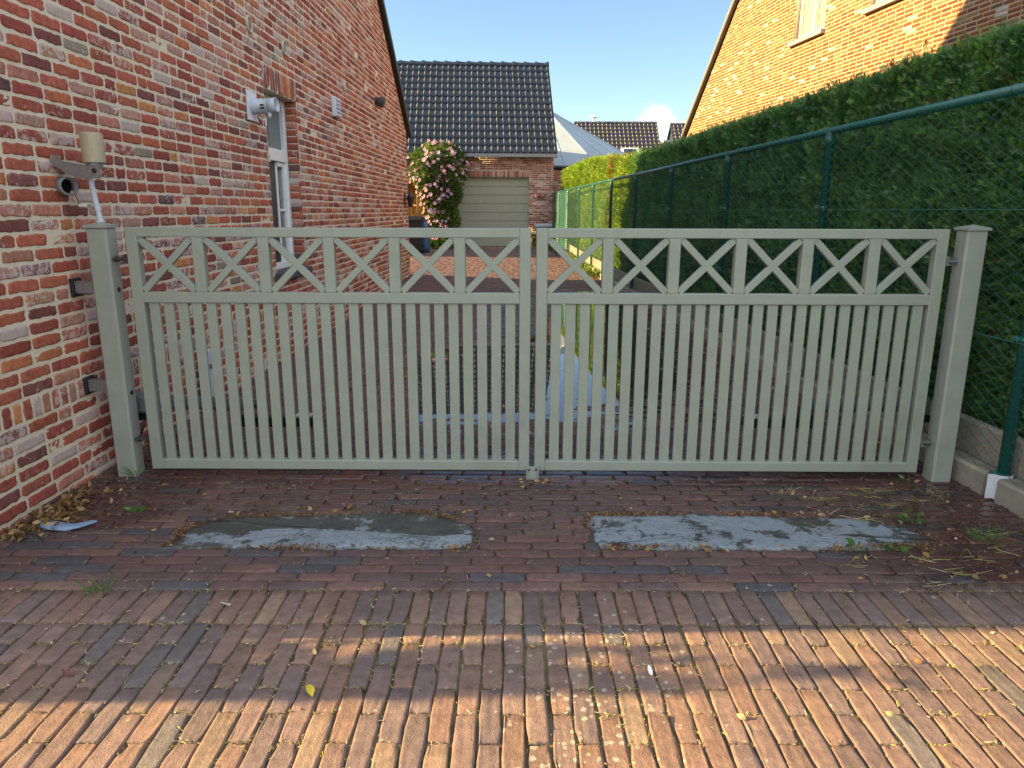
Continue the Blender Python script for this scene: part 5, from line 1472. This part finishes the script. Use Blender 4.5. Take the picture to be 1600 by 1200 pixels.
DRY = [(0.36, 0.24, 0.10), (0.28, 0.17, 0.07), (0.42, 0.31, 0.16), (0.20, 0.11, 0.05), (0.48, 0.38, 0.22), (0.14, 0.08, 0.04)]
# pile against the left wall
n = 420
P, N_, S1, cc = leaf_bits(n, lambda k: -2.03 + np.abs(r.normal(0, .085, k)) - 0.11, lambda k: np.clip(r.normal(3.06, .16, k), 2.80, 3.5), lambda k: r.random(k) ** 2 * 0.03, lambda k: r.uniform(0.014, 0.044, k), [(a * .85, b * .8, c * .75) for a, b, c in DRY], 71, 1.2)
P[:, 0] = np.maximum(P[:, 0], wallx(P[:, 1]) + 0.03)
Vv, Ff, Cc = scatter(TC, P, N_, S1, cc, 72)
tag(np_obj('leaf_pile', Vv, Ff, M['litter'], None, Cc, True), 'heap of dry brown leaves against the foot of the left brick wall', 'leaves', None, 'stuff')
# scattered leaves and fragments
Ps = []
def put(n, xf, yf, size, cols, seed, flat=.3, T=TC, zup=0.0):
    P, N_, S1, cc = leaf_bits(n, xf, yf, lambda k: np.full(k, zup), size, cols, seed, flat)
    Ps.append(scatter(T, P, N_, S1, cc, seed + 1))
put(80, lambda k: r.uniform(1.25, 2.25, k), lambda k: r.uniform(2.45, 3.5, k), lambda k: r.uniform(0.014, 0.038, k), DRY, 74)
put(110, lambda k: r.uniform(-2.0, 2.1, k), lambda k: r.uniform(1.5, 3.5, k), lambda k: r.uniform(0.012, 0.032, k), DRY, 76)
put(120, lambda k: np.concatenate([r.uniform(-1.45, -.15, k // 2), r.uniform(.35, 1.75, k - k // 2)]), lambda k: np.where(r.random(k) < .6, r.normal(2.728, .012, k), r.normal(3.085, .018, k)), lambda k: r.uniform(0.012, 0.04, k), DRY + [(0.45, 0.2, 0.06)], 78)
put(26, lambda k: r.normal(0.106, .07, k), lambda k: r.normal(3.475, .022, k), lambda k: r.uniform(0.015, 0.045, k), DRY, 80)
put(40, lambda k: fencex(3) - 0.05 + r.uniform(-.02, .1, k), lambda k: r.uniform(2.6, 4.2, k), lambda k: r.uniform(0.02, 0.05, k), DRY, 82, .3, TC, 0.055)
put(170, lambda k: r.uniform(-2.0, 1.9, k), lambda k: r.uniform(3.6, 9, k), lambda k: r.uniform(0.015, 0.045, k), DRY, 84)
put(90, lambda k: kerbx(5) - np.abs(r.normal(0, .12, k)) - 0.02, lambda k: r.uniform(3.8, 6, k), lambda k: r.uniform(0.02, 0.05, k), DRY + [(0.45, .22, .05)], 86)
V0 = []; F0 = []; C0 = []; b = 0
for (a1, a2, a3) in Ps: V0.append(a1); F0.append(a2 + b); C0.append(a3); b += len(a1)
tag(np_obj('leaf_litter', np.concatenate(V0), np.concatenate(F0), M['litter'], None, np.concatenate(C0), True), 'scattered dry leaf fragments over the brick drive', 'leaves', None, 'stuff')
# straw and dry moss crumbs lying in the joints
TS = [(np.array([(0.07, 0, 0), (-0.07, 0, 0), (-0.05, 1, 0.1), (0.05, 1, .1)]), np.array([(0, 1, 2, 3)])), (np.array([(0.09, 0, 0), (-0.09, 0, 0.05), (-0.11, .5, 0.14), (0.05, .55, .1)]), np.array([(0, 1, 2, 3)]))]
near = [p for p in pv if p[2] < 2.42 and p[3] > 1.4 and -2.6 < p[0] < 2.4]
n = 17000; pk = r.integers(0, len(near), n); xs_ = np.zeros(n); ys_ = np.zeros(n)
dens = vnoise(np.stack([np.array([near[i][0] for i in pk]), np.array([near[i][2] for i in pk]), np.zeros(n)], 1), 4.0, 90)
for i in range(n):
    a0, a1, b0_, b1_, _ = near[pk[i]]
    if r.random() < 0.66: xs_[i] = U(a0, a1); ys_[i] = (b0_ if r.random() < .5 else b1_) + r.normal(0, .0045)
    else: xs_[i] = (a0 if r.random() < .5 else a1) + r.normal(0, .0035); ys_[i] = U(b0_, b1_)
keep = (dens + r.normal(0, .4, n)) > -0.35
xs_, ys_ = xs_[keep], ys_[keep]; n = len(xs_)
STR = [(0.52, 0.42, 0.22), (0.40, 0.32, 0.13), (0.46, 0.40, 0.10), (0.30, 0.22, 0.10), (0.60, 0.52, 0.32), (0.22, 0.22, 0.05)]
P = np.stack([xs_, ys_, zg(xs_, ys_) - 0.005 + r.random(n) * 0.006], 1)
cc = np.array(STR)[r.integers(0, len(STR), n)] * r.uniform(.7, 1.25, (n, 1))
Vv, Ff, Cc = scatter(TS, P, np.stack([r.normal(0, 1, n), r.normal(0, 1, n), r.normal(0.1, .35, n)], 1), r.uniform(0.006, 0.019, n), cc, 91)
V1, F1, C1 = Vv, Ff, Cc
far_ = [p for p in pv if 2.42 < p[2] < 3.8]
n = 5200; pk = r.integers(0, len(far_), n); xs_ = np.zeros(n); ys_ = np.zeros(n)
for i in range(n):
    a0, a1, b0_, b1_, _ = far_[pk[i]]
    if r.random() < 0.6: xs_[i] = U(a0, a1); ys_[i] = b0_ + r.normal(0, .005)
    else: xs_[i] = a0 + r.normal(0, .006); ys_[i] = U(b0_, b1_)
P = np.stack([xs_, ys_, zg(xs_, ys_) - 0.003 + r.random(n) * 0.004], 1)
cc = np.array(STR)[r.integers(0, len(STR), n)] * r.uniform(.3, .8, (n, 1))
Vv, Ff, Cc = scatter(TS, P, np.stack([r.normal(0, 1, n), r.normal(0, .5, n), r.normal(0.1, .3, n)], 1), r.uniform(0.006, 0.022, n), cc, 92)
V1 = np.concatenate([V1, Vv]); F1 = np.concatenate([F1, Ff + len(V1) - len(Vv)]); C1 = np.concatenate([C1, Cc])
pp = []
for S in (SLAB_L, SLAB_R):
    for i in range(len(S)):
        a_, b_ = np.array(S[i]), np.array(S[(i + 1) % len(S)])
        for j in range(int(np.linalg.norm(b_ - a_) * 1500)):
            q_ = a_ + (b_ - a_) * r.random(); pp.append((q_[0] + r.normal(0, .012), q_[1] + (r.normal(-.003, .012) if q_[1] < 2.8 else r.normal(.008, .016))))
pp = np.array(pp); pp = pp[vnoise(np.stack([pp[:, 0], pp[:, 1], 0 * pp[:, 0]], 1), 9.0, 96) + r.normal(0, .25, len(pp)) > 0.05]; n = len(pp)
P = np.stack([pp[:, 0], pp[:, 1], 0.001 + r.random(n) * 0.011], 1)
BRN = [(0.20, 0.11, 0.045), (0.30, 0.17, 0.06), (0.13, 0.08, 0.04), (0.40, 0.27, 0.11), (0.08, 0.055, 0.035), (0.34, 0.14, 0.05)]
cc = np.array(BRN)[r.integers(0, 6, n)] * r.uniform(.6, 1.2, (n, 1))
Vv, Ff, Cc = scatter(TS, P, np.stack([r.normal(0, 1, n), r.normal(0, 1, n), r.normal(0.1, .35, n)], 1), r.uniform(0.007, 0.024, n), cc, 95)
tag(np_obj('plant_debris', np.concatenate([V1, Vv]), np.concatenate([F1, Ff + len(V1)]), M['litter'], None, np.concatenate([C1, Cc])), 'straw and dry moss crumbs in the paving joints', 'debris', None, 'stuff')
# dry grass wisps on the wet corner
n = 300; x_ = np.clip(r.normal(1.75, .28, n), 1.1, 2.2); y_ = r.uniform(2.4, 3.45, n)
cl = r.integers(0, 26, n); cxs = r.uniform(1.3, 2.15, 26); cys = r.uniform(2.42, 3.4, 26)
x_ = cxs[cl] + r.normal(0, .03, n); y_ = cys[cl] + r.normal(0, .013, n)
P = np.stack([x_, y_, zg(x_, y_) + 0.004 + r.random(n) * .006], 1)
TW = [(np.array([(0.02, 0, 0), (-0.02, 0, 0), (-0.012, 1, 0.1), (0.012, 1, .1)]), np.array([(0, 1, 2, 3)]))]
Vv, Ff, Cc = scatter(TW, P, np.stack([r.normal(0.5, 1, n), r.normal(0, .45, n), r.normal(0.03, .12, n)], 1), r.uniform(0.03, 0.085, n), np.array(STR)[r.integers(0, 5, n)] * 0.8, 93)
tag(np_obj('dry_grass', Vv, Ff, M['litter'], None, Cc), 'wisps of dry grass lying on the wet bricks by the right post', 'grass', None, 'stuff')
# individual weeds
def weed(x, y, rad, h, n, label, blade=False, seed=1):
    rr = np.random.default_rng(seed); z0 = float(zg(x, y))
    a = rr.uniform(0, 6.28, n); rd = rad * np.sqrt(rr.random(n))
    P = np.stack([x + rd * np.cos(a), y + rd * np.sin(a), z0 + 0.004 + h * rr.random(n)], 1)
    N_ = np.stack([np.cos(a) + rr.normal(0, .3, n), np.sin(a) + rr.normal(0, .3, n), rr.uniform(0.1, 0.7, n) * (3 if blade else 1)], 1)
    T = TW if blade else TC
    Vv, Ff, Cc = scatter(T, P, N_, rr.uniform(0.6, 1.2, n) * (0.07 if blade else 0.032), np.array([[0.075, 0.19, 0.035]]) * rr.uniform(.7, 1.4, (n, 1)), seed)
    tag(np_obj('weed', Vv, Ff, M['weed'], None, Cc, True), label, 'weed', 'small green weeds growing between the bricks')
weed(1.785, 3.01, 0.055, 0.03, 22, 'leafy green weed at the back right end of the right stone slab', seed=201)
weed(1.425, 2.732, 0.03, 0.02, 9, 'round-leaved weed on the right slab front edge, the left of two', seed=202)
weed(1.56, 2.725, 0.035, 0.018, 10, 'round-leaved weed on the right slab front edge, the right of two', seed=203)
weed(1.99, 3.45, 0.03, 0.03, 8, 'tiny green weed beside the foot of the right gate post', seed=204)
weed(1.98, 2.79, 0.04, 0.02, 40, 'tuft of green grass on the wet bricks near the kerb', True, 205)
weed(-1.48, 2.36, 0.035, 0.02, 36, 'tuft of green grass on the brick joint at the left of the drive', True, 206)
weed(-1.945, 3.53, 0.03, 0.02, 26, 'mossy tuft at the foot of the left gate post', True, 207)
weed(-1.72, 3.10, 0.025, 0.012, 8, 'small green sprout beside the leaf heap', seed=208)
weed(2.315, 3.62, 0.04, 0.02, 12, 'small green sprout on top of the concrete kerb', seed=209)
def one_leaf(x, y, s_, rot, mat, label, tilt=0.15):
    TVv, TFf = TC[int(abs(x * 10)) % 5]
    Mx = Matrix.Translation((x, y, float(zg(x, y)) + 0.006)) @ Matrix.Rotation(rot, 4, 'Z') @ Matrix.Rotation(tilt, 4, 'X')
    q = MB(); q.add([tuple(Mx @ (Vector(p) * s_)) for p in TVv], [tuple(f) for f in TFf]); q.smooth = True
    tag(q.build('fallen_leaf', mat), label, 'leaf', 'single leaves lying on the brick drive')
one_leaf(-0.565, 1.79, 0.042, 0.6, M['yellow'], 'bright yellow leaf on the sunlit bricks, left of centre', 0.35)
one_leaf(-1.30, 1.885, 0.045, 1.2, M['rust'], 'reddish brown leaf at the shadow edge on the left of the drive', 0.25)
one_leaf(-0.985, 2.29, 0.038, 2.0, M['beige'], 'pale cream leaf on the shaded bricks, below the left stone slab', 0.2)
one_leaf(-1.28, 3.055, 0.04, 0.3, M['beige'], 'pale yellow leaf on the back edge of the left stone slab', 0.2)
one_leaf(0.42, 1.895, 0.03, 0.3, M['white_tag'], 'small whitish petal on the bricks right of centre', 0.4)
# pale blue scrap under the leaves
t = thing('plastic_scrap', 'pale blue piece of plastic half under the leaf heap by the left wall', 'plastic scrap', (-1.93, 2.92, 0))
q = MB()
o = [(-2.06, 2.905), (-2.0, 2.882), (-1.93, 2.885), (-1.87, 2.905), (-1.825, 2.955), (-1.85, 2.965), (-1.92, 2.945), (-2.0, 2.955), (-2.055, 2.94)]
q.prism([(a, b_, 0.006 + 0.006 * math.sin(a * 30)) for a, b_ in o], (0, 0, 0.006)); q.build('scrap', M['blue'], t)

# garden shrub beyond the left edge of the picture; its twigs break the sunlight on the bricks
t = thing('garden_shrub', 'loose twiggy shrub in front of the left house, beyond the edge of the drive', 'shrub', (-4.3, 1.85, 0))
q = MB(); r = np.random.default_rng(300); tips = []
for k in range(46):
    a = r.uniform(0, 6.28); p0 = Vector((-4.3 + 0.1 * math.cos(a), 1.75 + 0.05 * math.sin(a), 0)); h_ = r.uniform(0.6, 1.5)
    p2 = Vector((-4.3 + 0.45 * math.cos(a), 1.74 + r.uniform(-0.08, 0.08), h_))
    pm = (p0 + p2) / 2 + Vector((r.normal(0, .05), r.normal(0, .03), 0.1))
    q.tube([p0, pm, p2], [0.014, 0.009, 0.003], 5)
    for f_ in np.linspace(0.25, 1, 9): tips.append(tuple((p0 if f_ < .5 else pm) + ((pm - p0) * f_ * 2 if f_ < .5 else (p2 - pm) * (f_ - .5) * 2)))
q.build('stem', M['bark'], t)
def clump(n, y0, y1, z0, z1, thr, sd):
    P = np.stack([-4.3 + r.normal(0, .16, n), r.uniform(y0, y1, n), r.uniform(z0, z1, n)], 1)
    g_ = vnoise(P * np.array([[0.3, 2.2, 1.9]]), 7.0, sd)
    return P[g_ + r.normal(0, .12, n) > thr]
P = np.concatenate([clump(5200, 1.765, 2.0, 0.05, 1.22, -0.75, 310), clump(2400, 1.70, 1.845, 1.15, 1.66, 0.22, 311), clump(1200, 1.83, 1.92, 1.2, 1.6, 0.45, 312), clump(260, 1.68, 1.80, 1.7, 2.0, 0.8, 313)])
n = len(P)
Vv, Ff, Cc = scatter(TL, P, r.normal(size=(n, 3)) + np.array([[0, 0, .4]]), r.uniform(0.04, 0.075, n), np.tile(np.array([[0.05, .1, .03]]), (n, 1)), 301)
np_obj('foliage', Vv, Ff, M['leaf2'], t, Cc)

# ================================================================== CAMERA, SKY, SUN
cam = bpy.data.cameras.new('camera'); co = link(bpy.data.objects.new('camera', cam))
cam.sensor_width = 36.0; cam.lens = 1130 / 1600 * 36.0
cam.clip_start = 0.05; cam.clip_end = 2000
co.location = (0, 0, 1.35)
pitch = math.atan(271 / 1130.0)
Rm = Matrix.Rotation(math.radians(90) - pitch, 4, 'X') @ Matrix.Rotation(0.0026, 4, 'Z')
co.rotation_euler = Rm.to_euler()
SC.camera = co

EL = math.atan(0.36)
dirv = Vector((math.cos(EL), 0.03 * math.cos(EL), -math.sin(EL)))      # the way the light travels
sun = bpy.data.lights.new('sun', 'SUN'); so = link(bpy.data.objects.new('sun', sun))
sun.energy = 5.0; sun.angle = math.radians(0.5); sun.color = (1.0, 0.70, 0.30)
so.rotation_euler = dirv.to_track_quat('-Z', 'Y').to_euler(); so.location = (-20, 0, 12)

w = bpy.data.worlds.new('World'); SC.world = w; w.use_nodes = True
nt = w.node_tree; nt.nodes.clear()
out = nt.nodes.new('ShaderNodeOutputWorld'); bg = nt.nodes.new('ShaderNodeBackground')
sky = nt.nodes.new('ShaderNodeTexSky'); sky.sky_type = 'NISHITA'; sky.sun_disc = False
sky.sun_elevation = EL; sky.sun_rotation = math.radians(-90)
sky.air_density = 1.0; sky.dust_density = 0.15; sky.ozone_density = 2.2; sky.altitude = 50
bg.inputs['Strength'].default_value = 0.067
# small cumulus low in the sky ahead
tc = nt.nodes.new('ShaderNodeTexCoord')
def wm(op, a, b=None, clamp=False):
    nd = nt.nodes.new('ShaderNodeMath'); nd.operation = op; nd.use_clamp = clamp
    for i, v in enumerate((a, b)):
        if v is None: continue
        if isinstance(v, bpy.types.NodeSocket): nt.links.new(v, nd.inputs[i])
        else: nd.inputs[i].default_value = v
    return nd.outputs[0]
sp = nt.nodes.new('ShaderNodeSeparateXYZ'); nt.links.new(tc.outputs['Generated'], sp.inputs[0])
az = wm('DIVIDE', sp.outputs[0], sp.outputs[1]); ez = wm('DIVIDE', sp.outputs[2], sp.outputs[1])
nz = nt.nodes.new('ShaderNodeTexNoise'); nz.inputs['Scale'].default_value = 26; nz.inputs['Detail'].default_value = 7; nz.inputs['Roughness'].default_value = 0.6
nt.links.new(tc.outputs['Generated'], nz.inputs['Vector'])
def puff(cx_, cz_, rx_, rz_):
    a = wm('DIVIDE', wm('SUBTRACT', az, cx_), rx_); b_ = wm('DIVIDE', wm('SUBTRACT', ez, cz_), rz_)
    return wm('SUBTRACT', 1.0, wm('SQRT', wm('ADD', wm('MULTIPLY', a, a), wm('MULTIPLY', b_, b_))))
pf = wm('MAXIMUM', puff(0.187, 0.105, 0.034, 0.032), puff(0.235, 0.098, 0.06, 0.02))
pf = wm('MAXIMUM', pf, puff(0.18, 0.085, 0.05, 0.022))
pf = wm('ADD', pf, wm('MULTIPLY', wm('SUBTRACT', nz.outputs['Fac'], 0.5), 1.5))
mr = nt.nodes.new('ShaderNodeMapRange'); mr.interpolation_type = 'SMOOTHSTEP'; nt.links.new(pf, mr.inputs[0]); mr.inputs[1].default_value = 0.02; mr.inputs[2].default_value = 0.5
ahead = wm('GREATER_THAN', sp.outputs[1], 0.0)
cf = wm('MULTIPLY', wm('MULTIPLY', mr.outputs[0], 0.85), ahead)
mx = nt.nodes.new('ShaderNodeMix'); mx.data_type = 'RGBA'
nt.links.new(cf, mx.inputs[0]); nt.links.new(sky.outputs[0], mx.inputs[6]); mx.inputs[7].default_value = (4.6, 4.8, 5.0, 1)
# bright broken cloud added out of view behind the camera to fill the shade
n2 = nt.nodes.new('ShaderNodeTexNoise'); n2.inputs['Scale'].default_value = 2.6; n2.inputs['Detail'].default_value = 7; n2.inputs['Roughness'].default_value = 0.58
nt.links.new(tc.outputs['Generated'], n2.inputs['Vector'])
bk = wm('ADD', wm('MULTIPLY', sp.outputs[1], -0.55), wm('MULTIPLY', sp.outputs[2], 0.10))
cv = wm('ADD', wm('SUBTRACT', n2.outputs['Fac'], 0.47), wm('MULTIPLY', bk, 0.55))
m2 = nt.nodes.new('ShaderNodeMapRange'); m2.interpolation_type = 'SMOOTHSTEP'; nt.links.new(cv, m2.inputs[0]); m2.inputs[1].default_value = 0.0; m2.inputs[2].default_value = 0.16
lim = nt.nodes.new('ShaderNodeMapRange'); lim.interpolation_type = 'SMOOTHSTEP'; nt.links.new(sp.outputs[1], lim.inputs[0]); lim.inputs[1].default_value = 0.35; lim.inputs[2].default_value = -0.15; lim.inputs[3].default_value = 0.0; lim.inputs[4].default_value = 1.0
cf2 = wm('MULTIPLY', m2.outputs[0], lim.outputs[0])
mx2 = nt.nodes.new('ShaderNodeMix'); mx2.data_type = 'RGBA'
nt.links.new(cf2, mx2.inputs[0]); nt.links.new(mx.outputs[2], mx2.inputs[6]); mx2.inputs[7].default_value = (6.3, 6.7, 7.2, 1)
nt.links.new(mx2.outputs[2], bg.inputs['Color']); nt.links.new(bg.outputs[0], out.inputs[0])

SC.view_settings.view_transform = 'Standard'; SC.view_settings.look = 'None'
SC.view_settings.exposure = 1.9; SC.view_settings.gamma = 1.0; SC.view_settings.use_curve_mapping = False
SC.render.engine = 'CYCLES'
SC.cycles.max_bounces = 8; SC.cycles.diffuse_bounces = 4; SC.cycles.transparent_max_bounces = 12
